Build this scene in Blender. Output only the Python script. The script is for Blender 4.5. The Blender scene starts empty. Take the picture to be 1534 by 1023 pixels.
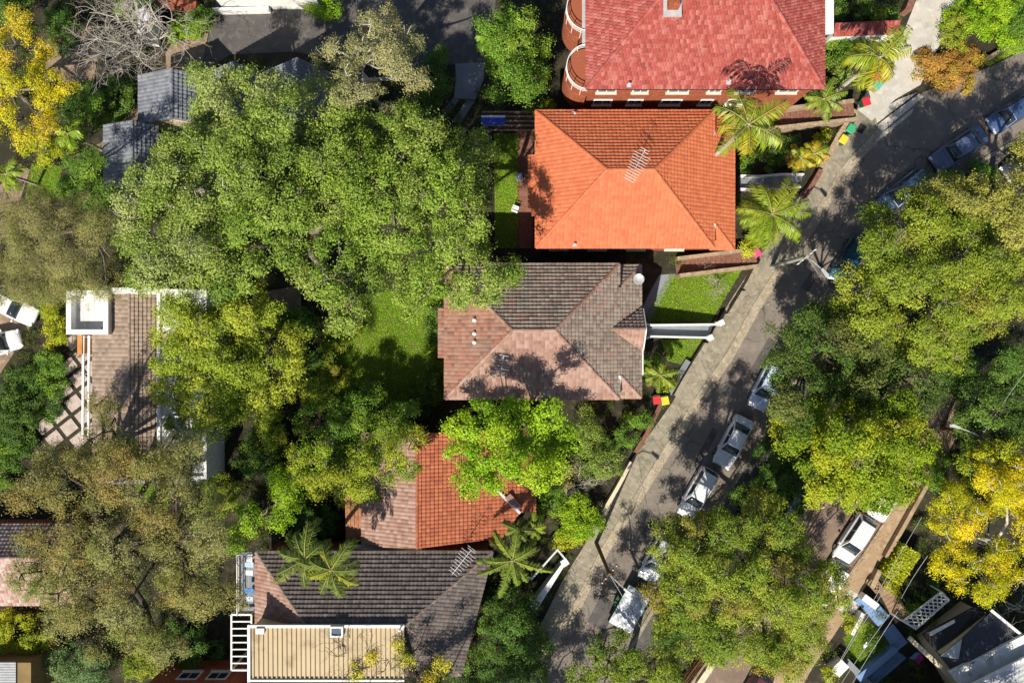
import bpy, bmesh, math, random
import numpy as np
from mathutils import Vector, Matrix

# ------------------------------------------------------------------ basics
HC = 66.0          # camera height (m)
FP = 1188.0        # focal length in photo pixels
C = bpy.context.scene.collection
random.seed(7)
def W(px, py, z=0.0):
    k = (HC - z) / FP
    return Vector(((px - 767.0) * k, (511.5 - py) * k, z))
def PW(pts, z=0.0): return [W(x, y, z) for x, y in pts]
ORG = {}
def tag(o, label=None, cat=None, group=None, kind=None):
    if label: o['label'] = label
    if cat: o['category'] = cat
    if group: o['group'] = group
    if kind: o['kind'] = kind
    return o
def thing(name, label, cat, loc=(0, 0, 0), rotz=0, group=None):
    o = bpy.data.objects.new(name, None); C.objects.link(o)
    o.empty_display_size = .3
    o.location = loc; o.rotation_euler = (0, 0, rotz)
    ORG[o.name] = Vector(loc)
    return tag(o, label, cat, group)
def copy_tree(o, parent=None):
    c = o.copy(); C.objects.link(c); c.parent = parent
    for ch in list(o.children): copy_tree(ch, c)
    return c
def place(proto, first, loc, rz, label, group=None, sc=None):
    o = proto if first else copy_tree(proto)
    o.location = loc; o.rotation_euler = (0, 0, rz)
    if sc: o.scale = sc if hasattr(sc, '__len__') else (sc, sc, sc)
    o['label'] = label
    if group: o['group'] = group
    return o

class MB:
    def __init__(s): s.v = []; s.f = []
    def add(s, v, f):
        b = len(s.v); s.v += [tuple(p) for p in v]; s.f += [tuple(i + b for i in q) for q in f]
        return s
    def box(s, c, d, rz=0.0, M=None):
        x, y, z = d[0] / 2, d[1] / 2, d[2] / 2
        cs, sn = math.cos(rz), math.sin(rz)
        vs = []
        for k in (-z, z):
            for a, b in ((-x, -y), (x, -y), (x, y), (-x, y)):
                p = Vector((a * cs - b * sn, a * sn + b * cs, k))
                if M: p = M @ p
                vs.append(p + Vector(c))
        return s.add(vs, [(3, 2, 1, 0), (4, 5, 6, 7), (0, 1, 5, 4), (1, 2, 6, 5), (2, 3, 7, 6), (3, 0, 4, 7)])
    def prism(s, poly, z0, z1):
        n = len(poly)
        a = sum(poly[i][0] * poly[(i + 1) % n][1] - poly[(i + 1) % n][0] * poly[i][1] for i in range(n))
        if a < 0: poly = poly[::-1]
        vs = [(p[0], p[1], z0) for p in poly] + [(p[0], p[1], z1) for p in poly]
        fs = [tuple(range(n))[::-1], tuple(range(n, 2 * n))]
        fs += [(i, (i + 1) % n, n + (i + 1) % n, n + i) for i in range(n)]
        return s.add(vs, fs)
    def slab(s, poly, t):
        """a 3-D polygon thickened downwards by t"""
        n = len(poly)
        a = sum(poly[i][0] * poly[(i + 1) % n][1] - poly[(i + 1) % n][0] * poly[i][1] for i in range(n))
        if a < 0: poly = poly[::-1]
        vs = [(p[0], p[1], p[2] - t) for p in poly] + [tuple(p) for p in poly]
        fs = [tuple(range(n))[::-1], tuple(range(n, 2 * n))]
        fs += [(i, (i + 1) % n, n + (i + 1) % n, n + i) for i in range(n)]
        return s.add(vs, fs)
    def sheet(s, poly, z):
        n = len(poly)
        a = sum(poly[i][0] * poly[(i + 1) % n][1] - poly[(i + 1) % n][0] * poly[i][1] for i in range(n))
        if a < 0: poly = poly[::-1]
        return s.add([(p[0], p[1], z) for p in poly], [tuple(range(n))])
    def beam(s, a, b, w, h):
        a = Vector(a); b = Vector(b); d = b - a
        if d.length < 1e-5: return s
        t = d.normalized(); up = Vector((0, 0, 1))
        r = t.cross(up)
        if r.length < 1e-3: r = Vector((1, 0, 0))
        r.normalize(); u = r.cross(t)
        vs = []
        for p in (a, b):
            for i, j in ((-1, -1), (1, -1), (1, 1), (-1, 1)):
                vs.append(p + r * (w / 2 * i) + u * (h / 2 * j))
        return s.add(vs, [(0, 1, 2, 3), (7, 6, 5, 4), (0, 4, 5, 1), (1, 5, 6, 2), (2, 6, 7, 3), (3, 7, 4, 0)])
    def tube(s, pts, rad, n=6, cap=True):
        pts = [Vector(p) for p in pts]
        if not hasattr(rad, '__len__'): rad = [rad] * len(pts)
        b = len(s.v); m = len(pts)
        ref = None
        for i, p in enumerate(pts):
            t = (pts[min(i + 1, m - 1)] - pts[max(i - 1, 0)])
            if t.length < 1e-6: t = Vector((0, 0, 1))
            t.normalize()
            if ref is None: ref = Vector((1, 0, 0)) if abs(t.x) < .8 else Vector((0, 1, 0))
            r = (ref - t * ref.dot(t)); r.normalize(); ref = r
            u = t.cross(r)
            for k in range(n):
                a = 2 * math.pi * k / n
                s.v.append(tuple(p + (r * math.cos(a) + u * math.sin(a)) * rad[i]))
        for i in range(m - 1):
            for k in range(n):
                k2 = (k + 1) % n
                s.f.append((b + i * n + k, b + i * n + k2, b + (i + 1) * n + k2, b + (i + 1) * n + k))
        if cap:
            s.f.append(tuple(b + k for k in range(n))[::-1]); s.f.append(tuple(b + (m - 1) * n + k for k in range(n)))
        return s
    def lathe(s, c, prof, n=12):
        """prof: list of (r,z)"""
        b = len(s.v); c = Vector(c)
        for r, z in prof:
            for k in range(n):
                a = 2 * math.pi * k / n
                s.v.append((c.x + r * math.cos(a), c.y + r * math.sin(a), c.z + z))
        for i in range(len(prof) - 1):
            for k in range(n):
                k2 = (k + 1) % n
                s.f.append((b + i * n + k, b + i * n + k2, b + (i + 1) * n + k2, b + (i + 1) * n + k))
        s.f.append(tuple(b + k for k in range(n))[::-1])
        s.f.append(tuple(b + (len(prof) - 1) * n + k for k in range(n)))
        return s
    def build(s, name, m, parent=None, smooth=False, bevel=0):
        me = bpy.data.meshes.new(name)
        org = ORG.get(parent.name, Vector((0, 0, 0))) if parent else Vector((0, 0, 0))
        v = [(p[0] - org.x, p[1] - org.y, p[2] - org.z) for p in s.v]
        me.from_pydata(v, [], s.f); me.update()
        me.materials.append(m)
        if smooth: me.polygons.foreach_set('use_smooth', [True] * len(me.polygons))
        o = bpy.data.objects.new(name, me); C.objects.link(o)
        if parent: o.parent = parent
        ORG[o.name] = org
        if bevel:
            md = o.modifiers.new('bevel', 'BEVEL'); md.width = bevel; md.segments = 2; md.limit_method = 'ANGLE'
        return o

def single(mb, name, m, label, cat, group=None, loc=None, smooth=False, bevel=0):
    """a thing that is one mesh; origin put at its base"""
    cx = sum(p[0] for p in mb.v) / len(mb.v); cy = sum(p[1] for p in mb.v) / len(mb.v); cz = min(p[2] for p in mb.v)
    mb.v = [(p[0] - cx, p[1] - cy, p[2] - cz) for p in mb.v]
    o = mb.build(name, m, None, smooth, bevel); o.location = (cx, cy, cz)
    return tag(o, label, cat, group)
def struct(mb, name, m, smooth=False):
    return tag(mb.build(name, m, None, smooth), kind='structure')

# ------------------------------------------------------------------ materials
def mat(name, c, c2=None, c3=None, scale=1.0, detail=8, rough=.85, bump=0.0, bscale=30.0, spec=.3, metal=0.0,
        tint=None, fine=0.0, fscale=60, stain=None, sscale=.35, sthr=.55, brick=None, wave=None, coat=0.0, crack=None, lichen=None):
    m = bpy.data.materials.new(name); m.use_nodes = True
    nt = m.node_tree; N = nt.nodes; L = nt.links
    b = N['Principled BSDF']
    b.inputs['Roughness'].default_value = rough; b.inputs['Metallic'].default_value = metal
    b.inputs['Specular IOR Level'].default_value = spec
    if coat: b.inputs['Coat Weight'].default_value = coat; b.inputs['Coat Roughness'].default_value = .05
    tc = N.new('ShaderNodeTexCoord')
    def noise(sc, det=detail, r=.6):
        n = N.new('ShaderNodeTexNoise'); n.inputs['Scale'].default_value = sc; n.inputs['Detail'].default_value = det
        n.inputs['Roughness'].default_value = r
        L.new(tc.outputs['Object'], n.inputs['Vector']); return n
    def mix(f, a, bb, mode='MIX'):
        x = N.new('ShaderNodeMix'); x.data_type = 'RGBA'; x.blend_type = mode
        for sock, v in ((x.inputs[0], f), (x.inputs[6], a), (x.inputs[7], bb)):
            if hasattr(v, 'links') or hasattr(v, 'is_linked'): L.new(v, sock)
            elif isinstance(v, (int, float)): sock.default_value = v
            else: sock.default_value = (*v, 1)
        return x.outputs[2]
    def ramp(sock, a, bb):
        r = N.new('ShaderNodeMapRange'); r.inputs[1].default_value = a; r.inputs[2].default_value = bb
        L.new(sock, r.inputs[0]); return r.outputs[0]
    c2 = c2 or tuple(x * .75 for x in c)
    col = mix(ramp(noise(scale).outputs['Fac'], .35, .65), c, c2)
    if c3: col = mix(ramp(noise(scale * 3.1).outputs['Fac'], .5, .68), col, c3)
    if brick:
        bt = N.new('ShaderNodeTexBrick'); bt.inputs['Scale'].default_value = 1
        bt.inputs['Brick Width'].default_value = brick[0]; bt.inputs['Row Height'].default_value = brick[1]
        bt.inputs['Mortar Size'].default_value = brick[2]; bt.inputs['Color1'].default_value = (1, 1, 1, 1)
        bt.inputs['Color2'].default_value = (.72, .68, .66, 1); bt.inputs['Mortar'].default_value = (.9, .95, 1, 1)
        bt.inputs['Bias'].default_value = 0
        mp = N.new('ShaderNodeMapping'); L.new(tc.outputs['Object'], mp.inputs[0])
        mp.inputs['Rotation'].default_value = brick[3] if len(brick) > 3 else (math.radians(90), 0, 0)
        L.new(mp.outputs[0], bt.inputs['Vector'])
        col = mix(1.0, col, bt.outputs['Color'], 'MULTIPLY')
    if tint:                      # per-piece colour attribute (tiles, leaves)
        at = N.new('ShaderNodeAttribute'); at.attribute_name = 'tint'
        cr = N.new('ShaderNodeValToRGB'); cr.color_ramp.interpolation = 'LINEAR'
        e = cr.color_ramp.elements
        e[0].position = 0; e[0].color = (*tint[0], 1); e[1].position = 1; e[1].color = (*tint[-1], 1)
        for i in range(1, len(tint) - 1):
            q = e.new(i / (len(tint) - 1)); q.color = (*tint[i], 1)
        L.new(at.outputs['Fac'], cr.inputs[0])
        col = mix(.72, col, cr.outputs[0])
    if stain:
        col = mix(ramp(noise(sscale, 10, .7).outputs['Fac'], sthr, sthr + .14), col, stain)
    if lichen:
        sp_ = ramp(noise(4.2, 7, .75).outputs['Fac'], .55, .70)
        col = mix(sp_, col, lichen)
    if crack:
        vo = N.new('ShaderNodeTexVoronoi'); vo.feature = 'DISTANCE_TO_EDGE'; vo.inputs['Scale'].default_value = crack[0]
        ad = N.new('ShaderNodeVectorMath'); ad.operation = 'MULTIPLY_ADD'; ad.inputs[1].default_value = (1.6, 1.6, 1.6)
        L.new(noise(.8, 5).outputs['Color'], ad.inputs[0]); L.new(tc.outputs['Object'], ad.inputs[2]); L.new(ad.outputs[0], vo.inputs['Vector'])
        mr = N.new('ShaderNodeMapRange'); mr.inputs[1].default_value = 0; mr.inputs[2].default_value = crack[1]; mr.inputs[3].default_value = .75; mr.inputs[4].default_value = 0
        L.new(vo.outputs['Distance'], mr.inputs[0]); col = mix(mr.outputs[0], col, crack[2])
    if fine:
        f = ramp(noise(fscale, 3, .7).outputs['Fac'], .3, .7)
        mm = N.new('ShaderNodeMapRange'); mm.inputs[3].default_value = 1 - fine; mm.inputs[4].default_value = 1 + fine
        L.new(f, mm.inputs[0])
        v = N.new('ShaderNodeVectorMath'); v.operation = 'SCALE'; L.new(col, v.inputs[0]); L.new(mm.outputs[0], v.inputs['Scale'])
        col = v.outputs[0]
    L.new(col, b.inputs['Base Color'])
    if bump:
        bn = N.new('ShaderNodeBump'); bn.inputs['Strength'].default_value = bump; bn.inputs['Distance'].default_value = .05
        L.new(noise(bscale, 4).outputs['Fac'], bn.inputs['Height']); L.new(bn.outputs[0], b.inputs['Normal'])
    return m

def leafmat(name, trans=.17, rough=.58, spec=.2):
    m = bpy.data.materials.new(name); m.use_nodes = True
    nt = m.node_tree; N = nt.nodes; L = nt.links
    b = N['Principled BSDF']; b.inputs['Roughness'].default_value = rough; b.inputs['Specular IOR Level'].default_value = spec
    at = N.new('ShaderNodeAttribute'); at.attribute_name = 'col'
    L.new(at.outputs['Color'], b.inputs['Base Color'])
    t = N.new('ShaderNodeBsdfTranslucent'); L.new(at.outputs['Color'], t.inputs['Color'])
    mx = N.new('ShaderNodeMixShader'); mx.inputs[0].default_value = trans
    L.new(b.outputs[0], mx.inputs[1]); L.new(t.outputs[0], mx.inputs[2])
    L.new(mx.outputs[0], N['Material Output'].inputs['Surface'])
    return m
def glassmat(name, c=(.02, .03, .04), rough=.06):
    m = bpy.data.materials.new(name); m.use_nodes = True
    b = m.node_tree.nodes['Principled BSDF']
    b.inputs['Base Color'].default_value = (*c, 1); b.inputs['Roughness'].default_value = rough
    b.inputs['Specular IOR Level'].default_value = .8
    return m
def paint(name, c, rough=.28, metal=.0):
    return mat(name, c, tuple(x * .93 for x in c), scale=3, rough=rough, spec=.5, metal=metal, coat=.7)

M = {}
M['soil'] = mat('soil', (.040, .034, .022), (.020, .022, .012), (.065, .055, .035), scale=.4, rough=.95, bump=.8, bscale=8, fine=.35, fscale=14)
M['dirt'] = mat('dirt', (.26, .19, .13), (.17, .125, .085), (.33, .25, .18), scale=.7, rough=.95, bump=.6, bscale=12, fine=.25, fscale=25)
M['lawn'] = mat('lawn', (.13, .23, .02), (.08, .15, .018), (.17, .15, .06), scale=.45, rough=.9, bump=.9, bscale=40, fine=.4, fscale=30)
M['asphalt'] = mat('asphalt', (.205, .176, .152), (.17, .147, .128), (.235, .205, .178), scale=.35, rough=.9, bump=.5, bscale=60, fine=.22, fscale=35, stain=(.10, .092, .086), sscale=.25, sthr=.58, crack=(.22, .012, (.045, .042, .04)))
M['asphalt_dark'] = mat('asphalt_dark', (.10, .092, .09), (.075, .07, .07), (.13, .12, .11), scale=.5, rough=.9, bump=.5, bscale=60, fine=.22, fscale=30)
M['footpath'] = mat('footpath_concrete', (.29, .26, .20), (.21, .19, .145), (.35, .315, .25), scale=.7, rough=.9, bump=.4, bscale=40, fine=.18, fscale=30, stain=(.12, .115, .085), sscale=.5, sthr=.56, crack=(.35, .012, (.08, .075, .06)))
M['concrete'] = mat('pale_concrete', (.50, .47, .42), (.40, .38, .34), (.56, .53, .48), scale=.5, rough=.9, bump=.3, bscale=40, fine=.12, fscale=25, stain=(.28, .26, .22), sscale=.4, sthr=.60)
M['kerb'] = mat('kerb_stone', (.38, .33, .25), (.26, .22, .165), (.46, .41, .33), scale=1.3, rough=.9, bump=.6, bscale=25, fine=.25, fscale=20, stain=(.15, .12, .08), sscale=1.0, sthr=.56)
M['tanpath'] = mat('stained_footpath', (.36, .26, .165), (.29, .205, .13), (.42, .32, .225), scale=.5, rough=.9, bump=.35, bscale=30, fine=.15, fscale=25, stain=(.22, .13, .07), sscale=.5, sthr=.58)
M['bluepave'] = mat('grey_paving', (.23, .25, .28), (.18, .2, .23), scale=1, rough=.85, bump=.3, fine=.15, fscale=20)
M['slabs'] = mat('stone_slab', (.46, .38, .34), (.36, .30, .27), (.52, .45, .42), scale=1.2, rough=.9, bump=.4, fine=.15, fscale=20)
M['sand'] = mat('sandstone', (.36, .27, .18), (.24, .18, .12), (.44, .35, .25), scale=1.5, rough=.95, bump=.7, bscale=14, fine=.25, fscale=16, stain=(.1, .08, .05), sscale=1, sthr=.57)
M['brick'] = mat('red_brick', (.36, .105, .05), (.27, .075, .04), (.42, .15, .08), scale=2, rough=.9, brick=(.23, .076, .01))
M['brickflat'] = mat('brick_paving', (.24, .11, .075), (.16, .075, .055), (.3, .16, .11), scale=2, rough=.9, brick=(.23, .11, .012, (0, 0, .6)))
M['white'] = mat('white_paint', (.78, .78, .77), (.70, .70, .69), scale=1.5, rough=.6, stain=(.5, .48, .44), sscale=.8, sthr=.62)
M['cream'] = mat('cream_paint', (.62, .53, .38), (.54, .46, .33), scale=1.2, rough=.7)
M['wgrey'] = mat('weathered_white_roof', (.68, .68, .67), (.52, .52, .5), (.75, .75, .74), scale=.8, rough=.7, bump=.2, stain=(.30, .29, .26), sscale=.7, sthr=.54)
M['greymetal'] = mat('grey_metal', (.33, .34, .35), (.26, .27, .28), scale=2, rough=.45, metal=.3)
M['galv'] = mat('pale_galvanised_steel', (.55, .56, .57), (.45, .46, .47), scale=3, rough=.5, metal=.3)
M['dark'] = mat('dark_paint', (.035, .035, .04), (.025, .025, .028), scale=3, rough=.6)
M['navy'] = mat('dark_slate', (.05, .06, .075), (.035, .042, .055), scale=3, rough=.6, fine=.2, fscale=10)
M['wood'] = mat('weathered_timber', (.30, .20, .13), (.20, .13, .085), (.36, .26, .18), scale=3, rough=.85, bump=.4, bscale=20)
M['pole_wood'] = mat('pole_timber', (.17, .10, .06), (.11, .065, .04), scale=5, rough=.9, bump=.5)
M['polegreen'] = mat('pole_paint', (.32, .36, .30), (.26, .3, .25), scale=4, rough=.7)
M['rust'] = mat('rusty_sheet', (.36, .17, .09), (.26, .11, .055), (.42, .23, .14), scale=1.5, rough=.85, stain=(.13, .06, .035), sscale=1.2, sthr=.55)
M['glass'] = glassmat('window_glass')
M['glasspale'] = glassmat('skylight_glass', (.10, .14, .18), .12)
M['tyre'] = mat('tyre_rubber', (.02, .02, .02), rough=.9, scale=5)
M['rim'] = mat('alloy_rim', (.5, .5, .52), rough=.35, metal=.8, scale=5)
M['lamp'] = mat('headlight_lens', (.75, .77, .8), rough=.15, spec=.7, scale=5)
M['tail'] = mat('tail_light_lens', (.45, .02, .02), rough=.2, spec=.6, scale=5)
M['bark'] = mat('grey_bark', (.22, .185, .15), (.14, .115, .09), (.3, .26, .22), scale=3, rough=.95, bump=.7, bscale=15)
M['palebark'] = mat('pale_bark', (.50, .46, .40), (.36, .32, .27), (.58, .54, .49), scale=2.5, rough=.9, bump=.4, bscale=15)
M['darkbark'] = mat('dark_bark', (.085, .065, .05), (.05, .04, .03), scale=3, rough=.95, bump=.7, bscale=15)
M['leaf'] = leafmat('leaf')
M['leafdry'] = leafmat('leaf_matte', .13, .7, .2)
M['palmleaf'] = leafmat('palm_leaf', .3, .42, .45)
# roof tiles, (tint range)
M['tile_orange'] = mat('orange_roof_tile', (.50, .148, .068), (.45, .125, .058), scale=.5, rough=.75, lichen=(.36, .12, .065), tint=[(.46, .115, .05), (.53, .15, .064), (.56, .175, .08)], stain=(.33, .10, .055), sscale=.5, sthr=.60, fine=.1, fscale=10)
M['tile_red'] = mat('faded_red_roof_tile', (.30, .066, .048), (.34, .088, .066), scale=.45, rough=.75, tint=[(.20, .036, .032), (.28, .05, .044), (.33, .07, .06), (.42, .16, .14)], lichen=(.38, .18, .155), stain=(.36, .125, .11), sscale=1.1, sthr=.54, fine=.2, fscale=7)
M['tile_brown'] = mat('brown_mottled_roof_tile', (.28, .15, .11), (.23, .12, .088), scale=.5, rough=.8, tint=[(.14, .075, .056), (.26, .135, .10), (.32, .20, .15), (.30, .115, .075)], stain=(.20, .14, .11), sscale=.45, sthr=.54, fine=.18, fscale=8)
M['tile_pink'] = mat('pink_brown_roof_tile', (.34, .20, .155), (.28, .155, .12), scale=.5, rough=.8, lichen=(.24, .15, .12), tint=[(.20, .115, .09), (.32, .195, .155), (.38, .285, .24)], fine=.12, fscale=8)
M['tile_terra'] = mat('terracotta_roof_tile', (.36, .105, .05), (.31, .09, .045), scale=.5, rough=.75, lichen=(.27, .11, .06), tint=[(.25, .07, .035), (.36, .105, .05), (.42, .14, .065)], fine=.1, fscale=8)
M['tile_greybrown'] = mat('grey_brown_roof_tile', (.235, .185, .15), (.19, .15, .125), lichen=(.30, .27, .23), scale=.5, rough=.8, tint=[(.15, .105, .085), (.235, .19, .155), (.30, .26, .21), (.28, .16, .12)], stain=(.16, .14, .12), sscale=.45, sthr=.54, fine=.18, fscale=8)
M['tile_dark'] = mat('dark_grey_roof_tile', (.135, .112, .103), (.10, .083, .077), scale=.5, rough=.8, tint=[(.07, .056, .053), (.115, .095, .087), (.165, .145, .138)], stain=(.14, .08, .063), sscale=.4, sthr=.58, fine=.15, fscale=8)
M['tile_grey'] = mat('grey_roof_tile', (.18, .195, .23), (.14, .155, .19), scale=.5, rough=.8, tint=[(.12, .132, .16), (.18, .195, .23), (.24, .255, .29)], fine=.12, fscale=8)
M['tile_taupe'] = mat('taupe_roof_tile', (.28, .21, .165), (.22, .165, .13), scale=.5, rough=.8, tint=[(.19, .14, .11), (.29, .22, .175), (.37, .29, .235)], fine=.12, fscale=8)
M['tile_rust'] = mat('old_red_roof_tile', (.40, .22, .17), (.30, .13, .09), scale=.5, rough=.8, tint=[(.24, .12, .10), (.42, .31, .28), (.52, .45, .42)], stain=(.6, .5, .47), sscale=.6, sthr=.55, fine=.15, fscale=8)
M['ribtan'] = mat('tan_sheet_roof', (.45, .36, .225), (.38, .30, .18), scale=.6, rough=.6, stain=(.27, .20, .12), sscale=.6, sthr=.52)
M['fern'] = M['leaf']

# ------------------------------------------------------------------ roof tiles
def tile_plane(bm, tl, poly, rng, tw=.30, th=.33, lip=.10, wave=.035, stag=0):
    """poly: convex 3-D polygon whose first two points are the eave edge"""
    poly = [Vector(p) for p in poly]
    e = (poly[1] - poly[0]).normalized()
    top = sum(poly[2:], Vector()) / len(poly[2:])
    n = e.cross(top - poly[0]); n.normalize()
    if n.z < 0: n = -n
    v = n.cross(e); v.normalize()
    if v.dot(top - poly[0]) < 0: v = -v
    o = poly[0]
    uv = [((p - o).dot(e), (p - o).dot(v)) for p in poly]
    u0 = min(a for a, b in uv); u1 = max(a for a, b in uv); v1 = max(b for a, b in uv); v0 = min(b for a, b in uv)
    prof = ((0, 0), (.33, 1), (.67, .85), (1, 0))
    geom_v = []; geom_f = []
    r = 0; vv = v0
    while vv < v1:
        off = (tw / 2 if r % 2 and stag else 0)
        uu = u0 - off
        while uu < u1:
            t = rng.random(); j = (rng.random() - .5) * .018
            row = []
            for (hv, dv) in ((0, -.015), (lip + j, -.015), (0.004, th)):
                row.append([bm.verts.new(o + e * (uu + a * tw) + v * (vv + dv) + n * (hv + wave * w * (1 if hv else .3) + .03)) for a, w in prof])
            for k in range(3):
                for lo, hi in ((0, 1), (1, 2)):
                    f = bm.faces.new((row[lo][k], row[lo][k + 1], row[hi][k + 1], row[hi][k]))
                    f[tl] = t; geom_f.append(f)
            for q in row: geom_v += q
            uu += tw
        vv += th; r += 1
    # clip to the polygon
    cen = sum(poly, Vector()) / len(poly)
    geom = geom_v + geom_f
    ge = set()
    for f in geom_f: ge.update(f.edges)
    geom += list(ge)
    m = len(poly)
    for i in range(m):
        a = poly[i]; b = poly[(i + 1) % m]
        if i == 0: continue
        d = (b - a)
        if d.length < 1e-4: continue
        pn = d.cross(n).normalized()
        if pn.dot(cen - a) > 0: pn = -pn
        geom = [g for g in geom if g.is_valid]
        res = bmesh.ops.bisect_plane(bm, geom=geom, dist=1e-5, plane_co=a, plane_no=pn, clear_outer=True)
        geom = [g for g in res['geom'] if g.is_valid]
def tiled_roof(name, polys, m, parent, seed=1, slots=None, **kw):
    """slots: one material index per slope, m may be a list of materials"""
    rng = random.Random(seed)
    org = ORG.get(parent.name, Vector())
    tot = None
    bmall = bmesh.new(); tla = bmall.faces.layers.float.new('tint')
    for ip, p in enumerate(polys):
        si = slots[ip] if slots else 0
        bm = bmesh.new(); tl = bm.faces.layers.float.new('tint')
        tile_plane(bm, tl, p, rng, **kw)
        vm = {}
        for vtx in bm.verts: vm[vtx] = bmall.verts.new(vtx.co - org)
        for f in bm.faces:
            g = bmall.faces.new([vm[x] for x in f.verts]); g[tla] = f[tl]; g.material_index = si
        # underlay, a thin deck beneath the tiles
        pp = [Vector(q) - org for q in p]
        if (pp[1] - pp[0]).cross(pp[2] - pp[0]).z < 0: pp = pp[::-1]
        a = [bmall.verts.new(q) for q in pp]; b = [bmall.verts.new(q - Vector((0, 0, .14))) for q in pp]
        g = bmall.faces.new(a); g[tla] = .2
        g = bmall.faces.new(b[::-1]); g[tla] = .2
        for i in range(len(pp)):
            g = bmall.faces.new((a[i], b[i], b[(i + 1) % len(pp)], a[(i + 1) % len(pp)])); g[tla] = .2
        bm.free()
    bmesh.ops.recalc_face_normals(bmall, faces=[f for f in bmall.faces if len(f.verts) > 4][:0])
    for f in bmall.faces:
        if f.normal.z < -.5 and len(f.verts) == 4 and f.calc_area() < .08: f.normal_flip()
    me = bpy.data.meshes.new(name); bmall.to_mesh(me); bmall.free()
    for q in (m if isinstance(m, list) else [m]): me.materials.append(q)
    o = bpy.data.objects.new(name, me); C.objects.link(o); o.parent = parent; ORG[o.name] = org
    return o
def ridge_caps(lines, m, parent, seed=3, r=.16):
    rng = random.Random(seed); mb = MB(); tint = []
    for a, b in lines:
        a = Vector(a); b = Vector(b); d = b - a; n = max(1, int(d.length / .38)); t = d.normalized()
        s = t.cross(Vector((0, 0, 1))).normalized(); u = s.cross(t)
        for i in range(n):
            p = a + d * (i / n); q = a + d * ((i + 1) / n) + t * .04
            base = len(mb.v)
            for pt, rr in ((p, r), (q, r * .86)):
                for k in range(6):
                    an = math.pi * k / 5
                    mb.v.append(tuple(pt + s * math.cos(an) * rr + u * (math.sin(an) * rr * .95 + .03)))
            fs = [(base + k, base + k + 1, base + 7 + k, base + 6 + k) for k in range(5)] + [tuple(base + k for k in range(6))[::-1]]
            mb.f += fs; tint += [rng.random()] * len(fs)
    o = mb.build('ridge_cap', m, parent)
    at = o.data.attributes.new('tint', 'FLOAT', 'FACE'); at.data.foreach_set('value', tint)
    return o
def gutter(lines, m, parent, w=.14):
    mb = MB()
    for a, b in lines:
        mb.beam(Vector(a) + Vector((0, 0, -.06)), Vector(b) + Vector((0, 0, -.06)), w, .12)
    return mb.build('gutter', m, parent)
def window(parent, c, w, h, nrm, frame_m=None, name='window', bars=1, glass=None):
    """upright window on a wall: centre c, outward horizontal normal nrm"""
    c = Vector(c); n = Vector(nrm).normalized(); t = Vector((-n.y, n.x, 0)); z = Vector((0, 0, 1))
    fr = MB(); fw = .08
    for s in (-1, 1):
        fr.beam(c + t * (s * w / 2) - z * (h / 2), c + t * (s * w / 2) + z * (h / 2), .1, fw)
        fr.beam(c - t * (w / 2 + .05) + z * (s * (h / 2)), c + t * (w / 2 + .05) + z * (s * (h / 2)), .13, fw + .02)
    for i in range(bars):
        x = -w / 2 + w * (i + 1) / (bars + 1)
        fr.beam(c + t * x - z * (h / 2), c + t * x + z * (h / 2), .05, .05)
    f = fr.build(name, frame_m or M['white'], parent)
    g = MB(); g.beam(c - t * (w / 2) , c + t * (w / 2), .04, h); g.build('pane', glass or M['glass'], f)
    s = MB(); s.beam(c - t * (w / 2 + .12) - z * (h / 2 + .1) + n * .06, c + t * (w / 2 + .12) - z * (h / 2 + .1) + n * .06, .22, .07)
    s.build('sill', M['cream'], f)
    return f
def vent(parent, p, m=None, h=.5, r=.06):
    mb = MB(); p = Vector(p)
    mb.tube([p - Vector((0, 0, .3)), p + Vector((0, 0, h))], r, 8)
    mb.lathe(p + Vector((0, 0, h)), [(r * 1.7, 0), (r * 1.9, .05), (r * .6, .12)], 8)
    mb.box(p + Vector((0, 0, .06)), (.34, .34, .05))
    return mb.build('vent_pipe', m or M['galv'], parent)
HARD = []      # ground polygons where nothing grows
def hard(poly): HARD.append([(p[0], p[1]) for p in poly])
# ------------------------------------------------------------------ the setting
g = MB(); g.sheet([(-220, -220), (220, -220), (220, 220), (-220, 220)], 0); struct(g, 'ground', M['soil'])

# main street -------------------------------------------------------
ROAD_L = [(770, 1045), (800, 1000), (830, 960), (862, 915), (905, 828), (950, 756), (994, 686), (1046, 602), (1092, 536), (1134, 461), (1160, 420), (1215, 343), (1265, 257), (1308, 211), (1345, 172), (1385, 137), (1440, 118), (1490, 98), (1560, 62)]
ROAD_R = [(905, 1045), (930, 990), (962, 935), (1010, 855), (1069, 766), (1122, 683), (1168, 602), (1222, 520), (1266, 455), (1303, 402), (1375, 322), (1410, 278), (1480, 232), (1560, 188)]
road_poly = PW(ROAD_L + ROAD_R[::-1]); hard(road_poly)
def ribbon(left, right, z, n=60):
    """sheet between two polylines"""
    def rs(pl):
        pl = [Vector(p) for p in pl]; d = [0]
        for i in range(1, len(pl)): d.append(d[-1] + (pl[i] - pl[i - 1]).length)
        out = []
        for k in range(n + 1):
            s = d[-1] * k / n; i = max(1, next((j for j in range(1, len(d)) if d[j] >= s - 1e-9), len(d) - 1))
            f = (s - d[i - 1]) / max(1e-6, d[i] - d[i - 1]); out.append(pl[i - 1].lerp(pl[i], f))
        return out
    a, b = rs(left), rs(right); mb = MB()
    mb.v = [(p.x, p.y, z) for p in a] + [(p.x, p.y, z) for p in b]
    mb.f = [(i, n + 1 + i, n + 2 + i, i + 1) for i in range(n)]
    return mb, a, b
mb, ra, rb = ribbon(PW(ROAD_L), PW(ROAD_R), .012); struct(mb, 'road', M['asphalt'])
mb = MB()
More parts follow.
